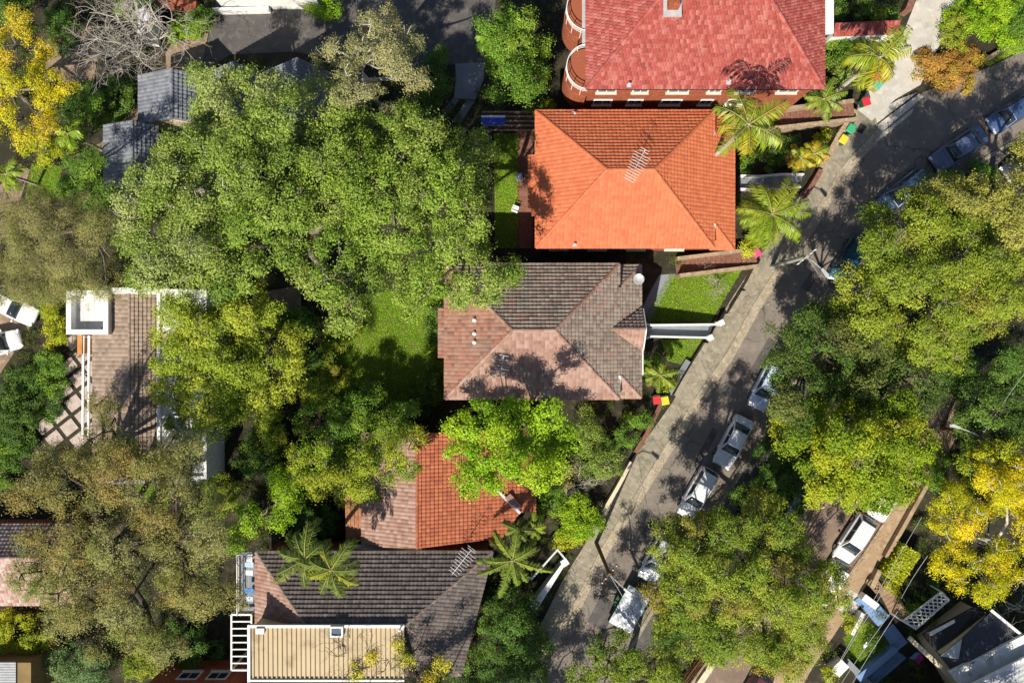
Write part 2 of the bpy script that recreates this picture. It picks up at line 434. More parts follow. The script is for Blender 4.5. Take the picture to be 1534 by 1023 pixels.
for q in ([(960, 800), (978, 770), (990, 778), (972, 808)], [(1040, 690), (1068, 640), (1076, 646), (1049, 696)], [(1120, 560), (1152, 505), (1166, 514), (1134, 570)], [(880, 930), (900, 890), (925, 905), (905, 948)], [(1200, 430), (1226, 392), (1236, 400), (1210, 438)]):
    mb.sheet(PW(q), .016)
struct(mb, 'road_patch', M['asphalt_dark'])
def offset(pl, d):
    out = []
    for i, p in enumerate(pl):
        t = (pl[min(i + 1, len(pl) - 1)] - pl[max(i - 1, 0)]); t.z = 0; t.normalize()
        out.append(Vector((p.x - t.y * d, p.y + t.x * d, 0)))
    return out
def kerb_strip(pl, d0, d1, z0, z1, name, m, rng=None):
    a = offset(pl, d0); b = offset(pl, d1); mb = MB(); n = len(pl)
    for i in range(n):
        mb.v += [(a[i].x, a[i].y, z0), (a[i].x, a[i].y, z1), (b[i].x, b[i].y, z1), (b[i].x, b[i].y, z0)]
    for i in range(n - 1):
        for k in range(4):
            k2 = (k + 1) % 4
            mb.f.append((i * 4 + k, (i + 1) * 4 + k, (i + 1) * 4 + k2, i * 4 + k2))
    mb.f += [(0, 1, 2, 3), tuple((n - 1) * 4 + k for k in (3, 2, 1, 0))]
    return struct(mb, name, m)
nk = next(i for i, p in enumerate(ra) if p.y > W(0, 212).y)
kerb_strip(ra[:nk + 1], 0, .42, 0, .125, 'kerb', M['kerb'])
kerb_strip(ra[:nk + 1], -.32, -.01, 0, .018, 'gutter_strip', M['kerb'])
kerb_strip(rb, -.30, 0, 0, .13, 'kerb', M['footpath'])
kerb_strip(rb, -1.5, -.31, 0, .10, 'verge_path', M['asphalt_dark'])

# footpath on the near side of the street, joints every 1.8 m
FOOT_L = [(742, 1045), (775, 985), (812, 930), (846, 862), (877, 813), (941, 694), (1007, 602), (1060, 508), (1092, 452), (1124, 403), (1160, 352), (1198, 292), (1229, 250), (1250, 207), (1278, 168), (1302, 130)]
fa = PW(FOOT_L); 
mbf, pa, pb = ribbon(fa, [Vector(p) for p in offset(ra[:nk + 1], .43)], .11, 54)
rr_ = random.Random(4)
mb = MB()
for i in range(54):
    j = (rr_.random() - .5) * .012
    q = [pa[i], pb[i], pb[i + 1], pa[i + 1]]
    cen = sum(q, Vector()) / 4
    q = [cen + (p - cen) * .985 for p in q]
    mb.prism([(p.x, p.y) for p in q], 0, .112 + j)
struct(mb, 'footpath', M['footpath']); hard([p for p in pa] + [p for p in pb[::-1]])
# upper driveway (pale concrete) and its crossover
UP = [(1302, 130), (1326, 100), (1352, 52), (1372, 0), (1388, -30), (1470, -30), (1440, 5), (1420, 45), (1400, 80), (1378, 128), (1345, 172), (1308, 211), (1283, 186)]
mb = MB(); mb.prism(PW(UP[:5] + UP[5:10] + [(1340, 150), (1305, 182), (1285, 166)]), 0, .12); struct(mb, 'driveway', M['concrete']); hard(PW(UP))
mb = MB(); mb.prism(PW([(1300, 198), (1376, 141), (1383, 146), (1310, 207)]), 0, .075); mb.prism(PW([(1299, 196), (1285, 185), (1345, 150), (1374, 139)]), 0, .105)
mb.prism(PW([(1311, 209), (1368, 162), (1366, 170), (1314, 213)]), 0, .03); struct(mb, 'driveway_crossover', M['concrete'])
mb = MB(); mb.box(W(1381, 82, .124), (1.15, 1.15, .02), .45)
for i in range(5): mb.box(W(1381, 82, .138) + Vector((0, (i - 2) * .2, 0)), (1.0, .03, .01), .45)
single(mb, 'pit_cover', M['asphalt_dark'], 'square dark pit cover set in the pale sloping driveway', 'pit cover')
mb = MB(); mb.box(W(1290, 193, .122), (.55, .75, .02), -.5)
for i in range(4): mb.box(W(1290, 193, .136) + Vector(((i - 1.5) * .12, 0, 0)), (.05, .6, .012), -.5)
single(mb, 'drain_grate', M['dark'], 'small dark drain grate in the footpath near the green bin', 'drain grate')

# lower street on the right ------------------------------------------
LOW_L = [(1020, 1050), (1040, 1023), (1075, 970), (1130, 880), (1205, 770), (1262, 690), (1330, 590), (1400, 500)]
LOW_R = [(1135, 1050), (1160, 1010), (1243, 905), (1277, 850), (1322, 783), (1356, 730), (1402, 655), (1470, 545)]
mb, la, lb = ribbon(PW(LOW_L), PW(LOW_R), .012); struct(mb, 'lower_road', mat('lower_asphalt', (.21, .155, .12), (.165, .12, .095), (.25, .19, .15), scale=.4, rough=.9, bump=.4, bscale=50, fine=.2, fscale=30)); hard(PW(LOW_L + LOW_R[::-1]))
kerb_strip(lb, -.28, 0, 0, .13, 'kerb', M['sand'])
LOWF = [(1190, 1050), (1212, 1006), (1266, 924), (1302, 868), (1342, 800), (1381, 742), (1414, 690), (1447, 622), (1500, 530)]
mbf, qa, qb = ribbon([Vector(p) for p in offset(lb, -.29)], PW(LOWF), .11, 30)
mb = MB()
for i in range(30):
    q = [qa[i], qb[i], qb[i + 1], qa[i + 1]]; cen = sum(q, Vector()) / 4
    mb.prism([(cen + (p - cen) * .99).to_2d() for p in q], 0, .112 + (rr_.random() - .5) * .012)
struct(mb, 'lower_footpath', M['tanpath']); hard(qa + qb[::-1])
kerb_strip(la, .02, .3, 0, .14, 'kerb', M['footpath'])

# top left: shared driveway, dirt court, lawns, paths ---------------------
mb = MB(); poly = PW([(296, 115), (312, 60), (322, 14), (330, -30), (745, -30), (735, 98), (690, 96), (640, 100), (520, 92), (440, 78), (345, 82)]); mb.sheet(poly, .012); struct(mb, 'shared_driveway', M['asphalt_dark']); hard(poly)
mb = MB(); poly = PW([(682, 96), (727, 94), (724, 120), (712, 150), (680, 148), (683, 120)]); mb.sheet(poly, .016); hard(poly)
for a in ([(678, 148), (688, 150), (668, 176), (658, 174)], [(700, 150), (711, 152), (690, 185), (677, 182)]):
    mb.sheet(PW(a), .016)
struct(mb, 'side_driveway', M['bluepave'])
mb = MB(); mb.sheet(PW([(248, 80), (262, 58), (312, 50), (300, 112), (250, 112)]), .008); struct(mb, 'dirt_path', M['dirt'])
mb = MB(); mb.sheet(PW([(68, 112), (70, 66), (135, 40), (150, 60), (140, 122), (105, 125)]), .008); struct(mb, 'dirt_court', M['dirt'])
mb = MB(); mb.sheet(PW([(105, 236), (150, 215), (195, 170), (212, 145), (222, 150), (205, 180), (160, 225), (112, 244)]), .008); struct(mb, 'garden_path', M['dirt'])
mb = MB(); mb.sheet(PW([(-30, 310), (30, 245), (45, 255), (20, 330), (-30, 400)]), .006); struct(mb, 'bare_earth', M['dirt'])
LAWNS = {'backyard lawn': [(455, 600), (470, 540), (500, 470), (540, 440), (690, 430), (690, 470), (665, 600), (560, 625)],
         'front lawn': [(1003, 412), (1112, 404), (1062, 486), (965, 486), (968, 470)],
         'lower front lawn': [(990, 508), (1052, 508), (1026, 548), (1000, 540)],
         'left lawn': [(38, 300), (48, 245), (95, 250), (80, 300)],
         'strip lawn': [(740, 200), (776, 200), (776, 372), (742, 372)],
         'tree lawn': [(205, 720), (250, 720), (252, 775), (210, 775)],
         'wall lawn': [(66, 424), (160, 424), (150, 438), (70, 434)],
         'driveway lawn': [(252, 45), (300, 38), (305, 55), (255, 60)],
         'verge lawn': [(1468, 90), (1534, 55), (1560, 60), (1480, 100)],
         'right garden': [(1262, 955), (1300, 930), (1345, 965), (1290, 1015)]}
mb = MB()
for k, p in LAWNS.items():
    q = PW(p); mb.sheet(q, .006); hard(q)
struct(mb, 'lawn', M['lawn'])
mb = MB(); q = PW([(958, 470), (975, 435), (988, 412), (1012, 410), (990, 450), (972, 486), (960, 488)]); mb.sheet(q, .012); struct(mb, 'paved_path', M['bluepave']); hard(q)
mb = MB(); q = PW([(776, 196), (798, 196), (798, 372), (777, 372)]); mb.sheet(q, .012); struct(mb, 'brick_path', M['brickflat']); hard(q)
mb = MB(); mb.sheet(PW([(378, 440), (450, 428), (452, 470), (425, 472), (385, 470)]), .01); struct(mb, 'bare_patch', M['dirt'])
# parking court on the left edge
mb = MB(); q = PW([(-40, 425), (55, 438), (60, 465), (30, 515), (0, 560), (-40, 590)]); mb.sheet(q, .01); struct(mb, 'parking_court', M['dirt']); hard(q)
# square-slab terrace laid on the diagonal beside the white building
mb = MB(); A = Vector(W(104, 640)); ux = Vector((math.cos(.66), math.sin(.66), 0)); uy = Vector((-ux.y, ux.x, 0))
outl = [(p.x, p.y) for p in PW([(100, 505), (142, 505), (142, 668), (60, 668), (38, 640), (100, 570)])]
def inside(p, poly):
    c = False; n = len(poly); j = n - 1
    for i in range(n):
        xi, yi = poly[i]; xj, yj = poly[j]
        if (yi > p[1]) != (yj > p[1]) and p[0] < (xj - xi) * (p[1] - yi) / (yj - yi) + xi: c = not c
        j = i
    return c
for i in range(-9, 10):
    for j in range(-9, 10):
        c = A + ux * (i * 1.55) + uy * (j * 1.35)
        if inside((c.x, c.y), outl):
            mb.box((c.x, c.y, .02 + rr_.random() * .02), (1.22, 1.02, .08), .66)
struct(mb, 'paved_terrace', M['slabs']); hard(outl)
# front steps and ramps, retaining walls -----------------------------
def steps(pa_, pb_, w, n, z0, z1, m, label):
    """flight from pixel pa_ to pb_ (ground), width w metres"""
    a = W(*pa_); b = W(*pb_); d = (b - a); t = d.normalized(); s = Vector((-t.y, t.x, 0)); ang = math.atan2(t.y, t.x)
    th = thing('garden_steps', label, 'steps', a)
    mb = MB(); st = d.length / n
    for i in range(n):
        z = z0 + (z1 - z0) * (i + 1) / n
        c = a + t * (st * (i + .5)); mb.box((c.x, c.y, z / 2), (st - .004, w, z), ang)
    mb.build('tread', M[m], th)
    for sg in (-1, 1):
        wl = MB(); p = a + s * (sg * (w / 2 + .15)); q = b + s * (sg * (w / 2 + .15))
        top = max(z0, z1) + .25
        wl.prism([tuple((p + s * .14).to_2d()), tuple((p - s * .14).to_2d()), tuple((q - s * .14).to_2d()), tuple((q + s * .14).to_2d())], 0, top)
        wl.build('side_wall', M['sand'], th)
    return th
steps((1012, 402), (1128, 388), 1.1, 16, .15, 1.0, 'brickflat', 'narrow brick steps with sandstone side walls below the orange roof')
steps((1128, 188), (1270, 172), 1.2, 16, .15, 1.2, 'brickflat', 'stepped path between sandstone walls beside the red roofed building')
def wall(pts, z, t, m, label, cat='wall', name='garden_wall', cap=None, group=None, z0=0, capm='white'):
    a = [W(*p) for p in pts]
    mb = MB()
    for i in range(len(a) - 1):
        d = (a[i + 1] - a[i]).normalized() * (t / 2 - .002)
        mb.beam(a[i] - d * (1 if i else 0) + Vector((0, 0, z / 2)), a[i + 1] - (d * 1.02 if i < len(a) - 2 else d * 0) + Vector((0, 0, z / 2)), t, z)
    if cap is None: return single(mb, name, M[m], label, cat, group)
    th = thing(name, label, cat, a[0], 0, group)
    mb.build('wall_body', M[m], th)
    c = MB()
    for i in range(len(a) - 1): c.beam(a[i] + Vector((0, 0, z + .04 + i * .002)), a[i + 1] + Vector((0, 0, z + .04 + i * .002)), t + cap, .08)
    c.build('coping', M[capm], th)
    return th
mb = MB(); mb.prism(PW([(1252, 908), (1272, 882), (1300, 896), (1268, 925)]), .05, .124); struct(mb, 'path_patch', M['concrete'])
EDGES = ((ra, .9, 900), (rb, 1.0, 900), (lb, .8, 500), (la, .7, 400))
# ------------------------------------------------------------------ houses
V = Vector
def walls(poly, z1, m, parent, name='wall', z0=0):
    mb = MB(); mb.prism(poly, z0, z1); o = mb.build(name, m, parent); hard(poly); return o
def rect(x0, y0, x1, y1): return [(x0, y0), (x1, y0), (x1, y1), (x0, y1)]
def aerial(label, base, h, L, rz, nel=9, tilt=0.0, top=True):
    """TV aerial: mast, boom and elements"""
    t = thing('tv_aerial', label, 'aerial', base)
    mb = MB(); b = V(base); mb.tube([b - V((0, 0, .2)), b + V((0, 0, h))], .022, 6); mb.build('mast', M['galv'], t)
    d = V((math.cos(rz), math.sin(rz), tilt)).normalized(); s = V((-d.y, d.x, 0)).normalized()
    bm_ = MB(); c = b + V((0, 0, h)); bm_.tube([c - d * (L / 2), c + d * (L / 2)], .025, 6); bo = bm_.build('boom', M['galv'], t)
    for i in range(nel):
        p = c + d * (L * ((i + .5) / nel - .5)); w = .42 + .26 * (i / nel)
        e = MB(); e.tube([p - s * w, p + s * w], .014, 5); e.build('element', M['white'], bo)
    e = MB()
    for k in (-1, 1):
        p = c + d * (L / 2)
        e.tube([p, p + d * .25 + V((0, 0, .3 * k)) + s * .0], .015, 5)
        e.tube([p + d * .25 + V((0, 0, .3 * k)) - s * .35, p + d * .25 + V((0, 0, .3 * k)) + s * .35], .015, 5)
    e.build('reflector', M['white'], bo)
    return t

# --- H1 red roofed brick apartment block
h1 = thing('apartment_block', 'brick block with faded red tiled hip roof at the top of the view', 'house', (14, 23, 0))
x0, x1, ys, yn, ym = 5.35, 22.4, 18.15, 28.5, 23.34; xa, xb = 10.05, 17.6; ze, zr = 9.0, 12.0
A, B, Cc, D = V((x0, ys, ze)), V((x1, ys, ze)), V((x1, yn, ze)), V((x0, yn, ze)); R1, R2 = V((xa, ym, zr)), V((xb, ym, zr))
rf = tiled_roof('roof', [[A, B, R2, R1], [B, Cc, R2], [Cc, D, R1, R2], [D, A, R1]], M['tile_red'], h1, 11, stag=1, lip=.085, tw=.22, wave=.03, th=.31)
ridge_caps([(A, R1), (B, R2), (D, R1), (Cc, R2), (R1, R2)], M['tile_red'], rf)
gutter([(A, B), (B, Cc), (D, A)], M['dark'], rf)
walls(rect(x0 + .35, ys + .4, x1 - .35, yn - .4), ze - .12, M['brick'], h1)
for i, x in enumerate((7.0, 9.5, 12.3, 15.0, 17.3)):
    for z in (7.6, 4.6, 1.7): window(h1, (x, ys + .38, z), (1.35, 1.1, 1.5, .9, 1.3)[i], 1.15, (0, -1, 0))
window(h1, (20.4, ys + .38, 7.6), 1.4, 1.15, (0, -1, 0))
ch = MB(); p = W(1007, 8, 12); ch.box((p.x, p.y - .1, 11.9), (.75, .6, 1.7)); c_ = ch.build('chimney', M['brick'], rf)
k = MB(); k.box((p.x, p.y - .25, 12.05), (1.25, 1.15, .14)); k.build('flashing', M['galv'], c_)
k = MB()
for s in (-.18, .18): k.lathe((p.x + s, p.y - .1, 12.75), [(.11, 0), (.15, .05), (.11, .35)], 10)
k.build('chimney_pot', M['tile_terra'], c_)
vent(rf, W(1091, 124, 9.3)); vent(rf, W(942, 128, 9.2), h=.35)
# rounded corner balconies
for (cy, z) in ((106, 7.4), (20, 7.4)):
    cpt = W(879, cy, z); n = 20; R = 1.62
    arc = [(cpt.x + R * math.cos(math.pi / 2 + math.pi * i / n) * .95, cpt.y + R * math.sin(math.pi / 2 + math.pi * i / n)) for i in range(n + 1)]
    fl = MB(); fl.prism(arc + [(cpt.x + .5, cpt.y - R), (cpt.x + .5, cpt.y + R)], z - .95, z); b_ = fl.build('balcony', M['tile_terra'], h1)
    br = MB()
    for i in range(n):
        br.beam(V((*arc[i], z - 2.4)), V((*arc[i + 1], z - 2.4)), .12, 3.0)
    br.build('balcony_wall', M['brick'], b_)
    rl = MB()
    for hh in (.35, .62, .9): rl.tube([V((x, y, z + hh)) for x, y in arc], .035 if hh == .9 else .02, 6)
    for i in range(0, n + 1, 3): rl.tube([V((*arc[i], z - .8)), V((*arc[i], z + .9))], .03, 6)
    rl.build('railing', M['white'], b_)
hard(rect(3.4, 16.5, 6, 26))
dp = MB(); q = PW([(1228, -30), (1249, -30), (1249, 50), (1236, 52)], 8.0); dp.slab(q, .18); dp.build('side_awning', M['white'], h1)
q = PW([(872, -20), (881, -20), (881, 66), (872, 68)], 8.2); dp = MB(); dp.slab(q, .15); dp.build('side_awning', M['galv'], h1)
wl = MB(); 
# --- H2 orange roofed house
def hip_house(name, label, ex, ez, eyn, eys, xw, xe, ridge, zr, xext, m, wallm, seed, bump, capm=None, slots=None):
    h = thing(name, label, 'house', ((xw + xe) / 2, (eyn + eys) / 2, 0))
    A, B, Cc, D = V((xw, eys, ez)), V((xe, eys, ez)), V((xe, eyn, ez)), V((xw, eyn, ez))
    R1, R2 = V((ridge[0], ridge[2], zr)), V((ridge[1], ridge[2], zr))
    sl = (zr - ez) / (xe - ridge[1]); dx = xext - xe; zx = ez - sl * dx
    N1, N2, N3 = V((xe, eyn, zx)), V((xext, eyn, zx)), V((xe, eyn - dx, ez))
    S1, S2, S3 = V((xe, eys, zx)), V((xext, eys, zx)), V((xe, eys + dx, ez))
    slw = (zr - ez) / (ridge[0] - xw); bx = bump[0]; zb = ez - slw * (xw - bx)
    polys = [[A, B, R2, R1], [Cc, D, R1, R2], [D, A, R1], [B, Cc, R2], [S2, N2, N3, S3], [N2, N1, N3], [S1, S2, S3],
             [V((bx, bump[2], zb)), V((bx, bump[1], zb)), V((xw, bump[1], ez)), V((xw, bump[2], ez))]]
    rf = tiled_roof('roof', polys, m, h, seed, slots, lip=.115, wave=.022)
    for ln in ([(A, R1), (B, R2), (Cc, R2), (D, R1), (R1, R2)], [(N2, N3)], [(S2, S3)]): ridge_caps(ln, capm or (m[0] if isinstance(m, list) else m), rf, seed)
    gutter([(A, B), (Cc, D), (N2, S2), (N1, N2), (S1, S2), (D, V((xw, bump[1], ez))), (A, V((xw, bump[2], ez))), (V((bx, bump[1], zb)), V((bx, bump[2], zb)))], M['galv'], rf, .12)
    walls([(xw + .35, eys + .45), (xext - .4, eys + .45), (xext - .4, eyn - .45), (xw + .35, eyn - .45)], zx - .14, wallm, h)
    wb = MB(); wb.prism(rect(bx + .3, bump[2] + .2, xw + .34, bump[1] - .2), 0, zb - .15); wb.build('bay', wallm, h)
    # upper strip of wall between the two eave levels
    wb = MB(); wb.prism(rect(xw + .36, eys + .46, xe - .4, eyn - .46), zx - .139, ez - .15); wb.build('upper_wall', wallm, h)
    for i in range(4):
        x = xw + 2 + (xe - xw - 4) * i / 3
        for z in (ez - 1.5, ez - 4.2): window(h, (x, eys + .43, z), 1.4, 1.1, (0, -1, 0))
    return h, rf
h2, rf2 = hip_house('orange_roofed_house', 'house with bright orange tiled hip roof and television aerial', 0, 6.0, 17.4, 7.1, 1.82, 15.25, (6.79, 10.16, 12.25), 9.35, 17.1, M['tile_orange'], M['brick'], 21, (1.3, W(0, 233, 5.7).y, W(0, 312, 5.7).y))
for px, py in ((851, 246), (851, 267), (851, 285)): vent(rf2, W(px, py, 6.95), h=.45, r=.07)
vent(rf2, W(861, 171, 6.2), h=.2); vent(rf2, W(861, 366, 6.2), h=.25)
fl = MB(); fl.beam(V((15.3, 17.2, 5.7)), V((15.3, 15.6, 6.15)), .12, .1); fl.build('valley_flashing', M['galv'], rf2)
fl = MB(); fl.beam(V((15.3, 7.3, 5.7)), V((15.3, 8.9, 6.15)), .12, .1); fl.build('valley_flashing', M['galv'], rf2)
p = W(948, 248, 8.7); a1 = aerial('white many-element aerial standing on the bright orange roof', (8.75, 12.3, 8.75), 1.1, 2.2, math.radians(62), 11)
# --- H3 mottled brown house
h3, rf3 = hip_house('brown_roofed_house', 'house with mottled brown tiled hip roof and small entry gable', 0, 5.5, 5.88, -4.35, -5.09, 8.15, (.05, 3.1, .8), 8.65, 10.0, [M['tile_pink'], M['tile_greybrown'], M['tile_brown']], M['brick'], 33, (-5.58, W(0, 462, 5.2).y, W(0, 536, 5.2).y), M['tile_pink'], [0, 1, 2, 1, 1, 1, 0, 2])  # slope shading is in the tiles: paler pink south, darker grey north and east
for px, py in ((711, 480), (711, 500), (711, 513)): vent(rf3, W(px, py, 6.8), M['white'], h=.4, r=.08)
# entry gable
ap, ae = V((7.6, .94, 5.95)), V((10.1, .94, 5.95)); n1 = V((10.1, 2.45, 4.62)); s1 = V((10.1, -.57, 4.62)); nm = V((9.9, 2.45, 4.62)); sm = V((9.9, -.57, 4.62))
gb = tiled_roof('entry_gable', [[n1, nm, ap, ae], [sm, s1, ae, ap]], [M['tile_pink'], M['tile_greybrown']], h3, 5, [1, 0])  # same shading by colour: darker grey north slope, paler pink south
ridge_caps([(ap, ae)], M['tile_pink'], gb, 4, .11)
gw = MB(); gw.add([(9.98, 2.35, 4.5), (9.98, -.47, 4.5), (9.98, .94, 5.72), (10.05, 2.35, 4.5), (10.05, -.47, 4.5), (10.05, .94, 5.72)], [(0, 1, 2), (5, 4, 3), (0, 3, 4, 1), (1, 4, 5, 2), (2, 5, 3, 0)]); gw.build('gable_end', M['white'], gb)
bb = MB(); bb.beam(n1 + V((.06, .05, 0)), ae + V((.06, 0, .05)), .08, .18); bb.beam(ae + V((.06, 0, .05)), s1 + V((.06, -.05, 0)), .08, .18); bb.build('barge_board', M['white'], gb)
gt = MB(); gt.beam(V((10.13, 2.4, 4.4)), V((10.13, -2.6, 4.4)), .14, .12); gt.build('downpipe', M['white'], rf3)
fl = MB(); fl.beam(V((8.2, 5.7, 5.2)), V((8.2, 4.1, 5.65)), .2, .1); fl.build('valley_flashing', M['dark'], rf3)
fl = MB(); fl.beam(V((8.2, -4.2, 5.2)), V((8.2, -2.6, 5.65)), .2, .1); fl.build('valley_flashing', M['galv'], rf3)
aerial('thin grey aerial on the shaded lower slope of the mottled brown roof', W(752, 550, 7.1), 1.0, 1.3, math.radians(80), 6)
# dish
dd = thing('satellite_dish', 'round pale satellite dish at the eave corner of the brown roof', 'satellite dish', W(955, 421, 4.9))
mb = MB(); c0 = W(957, 418, 5.45); prof = [(.02, -.10), (.16, -.085), (.30, -.04), (.40, .03), (.42, .03), (.30, -.07), (.02, -.13)]
mb.lathe(c0, prof, 18); o_ = mb.build('reflector', M['galv'], dd, True)
mb = MB(); mb.tube([W(955, 421, 4.8), W(957, 418, 5.33)], .03, 6); mb.tube([c0 + V((.38, 0, 0)), c0 + V((.1, 0, .42))], .015, 5); mb.build('mount', M['galv'], dd)
mb = MB(); mb.box(c0 + V((.08, 0, .44)), (.1, .07, .12)); mb.build('receiver', M['galv'], dd)

# --- H4 small terracotta house
h4 = thing('terracotta_roofed_house', 'small house with terracotta gable roof half covered by a bright tree', 'house', W(670, 740))
zr, k4 = 6.0, 0
def zp(px, side):           # height of the roof plane at pixel column
    xr = (625 - 767) * (HC - zr) / FP
    for _ in range(3):
        z = zr - side * ((px - 767) * (HC - k4h[0]) / FP - xr) * (.36 if side > 0 else .45); k4h[0] = z
    return z
k4h = [5.0]
def RP(px, py, side):
    k4h[0] = 5.0; z = zr
    for _ in range(6):
        x = (px - 767) * (HC - z) / FP; xr = (625 - 767) * (HC - zr) / FP
        z = zr - (x - xr) * .36 if side > 0 else zr - (xr - x) * .45
    return W(px, py, z)
rt, rb_ = RP(625, 648, 1), RP(625, 821, 1)
rpoly = [RP(777, 766, 1), RP(700, 648, 1), rt, rb_, RP(752, 804, 1)]
# right plane: give it a true eave edge so that courses run along the ridge
def with_eave(poly, pa, pb):
    return poly
e0, e1 = RP(777, 830, 1), RP(777, 640, 1)
right = [RP(777, 769, 1), RP(777, 765, 1), RP(700, 648, 1), rt, rb_, RP(752, 805, 1)]
l0, l1 = RP(543, 648, -1), RP(543, 818, -1)
left = [l0, l1, rb_, rt]
h700, h777 = RP(700, 648, 1), RP(777, 767, 1)
zE = 2.9
east = [W(802, 766, zE), W(802, 640, zE), h700, h777]
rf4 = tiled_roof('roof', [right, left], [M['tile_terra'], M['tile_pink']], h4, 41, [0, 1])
re4 = tiled_roof('roof', [east], M['tile_terra'], h4, 44)
ridge_caps([(rt, rb_)], M['tile_terra'], rf4, 8, .14); ridge_caps([(h700, h777)], M['tile_terra'], rf4, 9, .14)
fl = MB(); fl.beam(W(742, 731, 4.05), W(779, 768, 3.45), .2, .22); fl.build('valley_flashing', M['galv'], rf4)
fl = MB(); fl.beam(W(760, 742, 3.9), W(779, 762, 3.5), .55, .16); fl.build('gutter_box', M['tile_pink'], rf4)
gutter([(l0, l1), (W(802, 766, zE), W(802, 640, zE))], M['galv'], rf4)
walls([tuple(W(552, 660, 3.6).to_2d()), tuple(W(780, 660, 3.1).to_2d()), tuple(W(780, 750, 3.1).to_2d()), tuple(W(748, 796, 3.1).to_2d()), tuple(W(552, 812, 3.6).to_2d())], 2.7, M['cream'], h4)
wt = MB(); a = [W(556, 816, 3.7), W(625, 818, 5.7), W(748, 803, 3.9)]
for p_, q_ in ((a[0], a[1]), (a[1], a[2])):
    i = len(wt.v); wt.v += [(p_.x, p_.y + .25, 2.6), (q_.x, q_.y + .25, 2.6), (q_.x, q_.y + .25, q_.z - .2), (p_.x, p_.y + .25, p_.z - .2)]; wt.f.append((i, i + 1, i + 2, i + 3))
wt.build('gable_wall', M['cream'], h4)
vent(rf4, RP(668, 682, 1), M['white'], h=.3)
ed = MB(); ed.beam(W(520, 818, 3.9), W(632, 824, 4.6), .35, .12); ed.build('edge_flashing', M['cream'], rf4)
aw = MB(); aw.slab([W(517, 742, 3.3), W(544, 740, 3.6), W(545, 808, 3.6), W(518, 812, 3.3)], .07)
for i in range(5): aw.beam(W(519 + i * 5.6, 741, 3.36 + i * .06), W(519 + i * 5.6, 811, 3.36 + i * .06), .06, .06)
aw.build('awning', M['rust'], h4)

# --- H5 bottom house with dark tiles and tan sheet extension
h5 = thing('dark_roofed_house', 'bottom house with dark grey tiled hip roof and flat tan sheet roof', 'house', W(560, 900))
ze, zr = 5.0, 7.55
a = W(384, 826, ze); b = W(738, 828, ze); r1 = W(458, 936, zr); r2 = W(608, 936, zr)
sw = W(384, 1046, ze); se = W(690, 1046, ze); yb = sw.y
polyN = [a, V((b.x, a.y, ze)), r2, r1]
b = V((b.x, a.y, ze))
south_l = [V((sw.x, r1.y * 2 - a.y, ze)), V((se.x, r1.y * 2 - a.y, ze)), r2, r1]
se = south_l[1]
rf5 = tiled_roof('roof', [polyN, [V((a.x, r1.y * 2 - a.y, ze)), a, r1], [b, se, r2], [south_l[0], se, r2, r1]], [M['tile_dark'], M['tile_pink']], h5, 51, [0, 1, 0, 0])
ridge_caps([(a, r1), (r1, r2), (b, r2), (se, r2)], M['tile_greybrown'], rf5, 9, .11)
gutter([(a, b), (b, se)], M['galv'], rf5)
walls([(a.x + .4, a.y - .4), (b.x - .4, b.y - .4), (se.x - .5, se.y + .5), (a.x + .4, se.y + .5)], ze - .15, M['brick'], h5)
# extension
zx = 7.75; q = PW([(374, 938), (606, 938), (606, 1017), (374, 1017)], zx)
xw_, xe_, yn_, ys_ = q[0].x, q[1].x, q[0].y, q[2].y
ext = MB(); ext.prism(rect(xw_ + .15, ys_ + .15, xe_ - .15, yn_ - .15), .0, zx - .2); ext.build('extension_wall', M['cream'], h5)
rs = MB(); n = 33; w_ = (xe_ - xw_) / n
pr = []
for i in range(n): pr += [(xw_ + w_ * i, 0), (xw_ + w_ * (i + .55), 0), (xw_ + w_ * (i + .62), .11), (xw_ + w_ * (i + .93), .11)]
pr.append((xe_, 0))
for x, z in pr: rs.v += [(x, yn_ - .05, zx + z), (x, ys_ + .05, zx + z - .06)]
rs.f = [(2 * i, 2 * i + 1, 2 * i + 3, 2 * i + 2) for i in range(len(pr) - 1)]
er = rs.build('extension_roof', M['ribtan'], h5)
ed = MB(); ed.box((xw_ - .02, (yn_ + ys_) / 2, zx), (.2, yn_ - ys_ + .3, .3)); ed.box(((xw_ + xe_) / 2, yn_ + .05, zx + .005), (xe_ - xw_, .2, .3)); ed.box(((xw_ + xe_) / 2, ys_ - .05, zx + .005), (xe_ - xw_, .14, .3))
ed.build('fascia', M['white'], er)
sk = MB(); c = W(504, 946, zx + .3)
for dx, dy, sx, sy in ((0, .33, .95, .12), (0, -.33, .95, .12), (-.42, 0, .12, .54), (.42, 0, .12, .54)): sk.box((c.x + dx, c.y + dy, zx + .17), (sx, sy, .34))
s_ = sk.build('skylight', M['white'], er); sg = MB(); sg.box((c.x, c.y, zx + .22), (.72, .54, .04)); sg.build('pane', M['glasspale'], s_)
b1 = MB(); p = W(391, 943, zx); b1.box((p.x, p.y, zx + .15), (.6, .4, .3)); b1.build('vent_box', M['white'], er)
pg_ = thing('pergola', 'white slatted pergola on the left end of the tan sheet roof', 'pergola', W(360, 960))
zp_ = 4.2; q = PW([(347, 920), (377, 920), (377, 1003), (347, 1003)], zp_)
fr = MB(); 
for i in range(4): fr.beam(q[i], q[(i + 1) % 4], .12, .16)
fr.build('frame', M['white'], pg_)
for i in range(1, 8):
    y = q[0].y + (q[2].y - q[0].y) * i / 8
    s = MB(); s.beam(V((q[0].x + .07, y, zp_ + .01)), V((q[1].x - .07, y, zp_ + .01)), .09, .12); s.build('slat', M['white'], pg_)
for p in q:
    s = MB(); s.box((p.x, p.y, (zp_ - .09) / 2), (.12, .12, zp_ - .09)); s.build('post', M['white'], pg_)
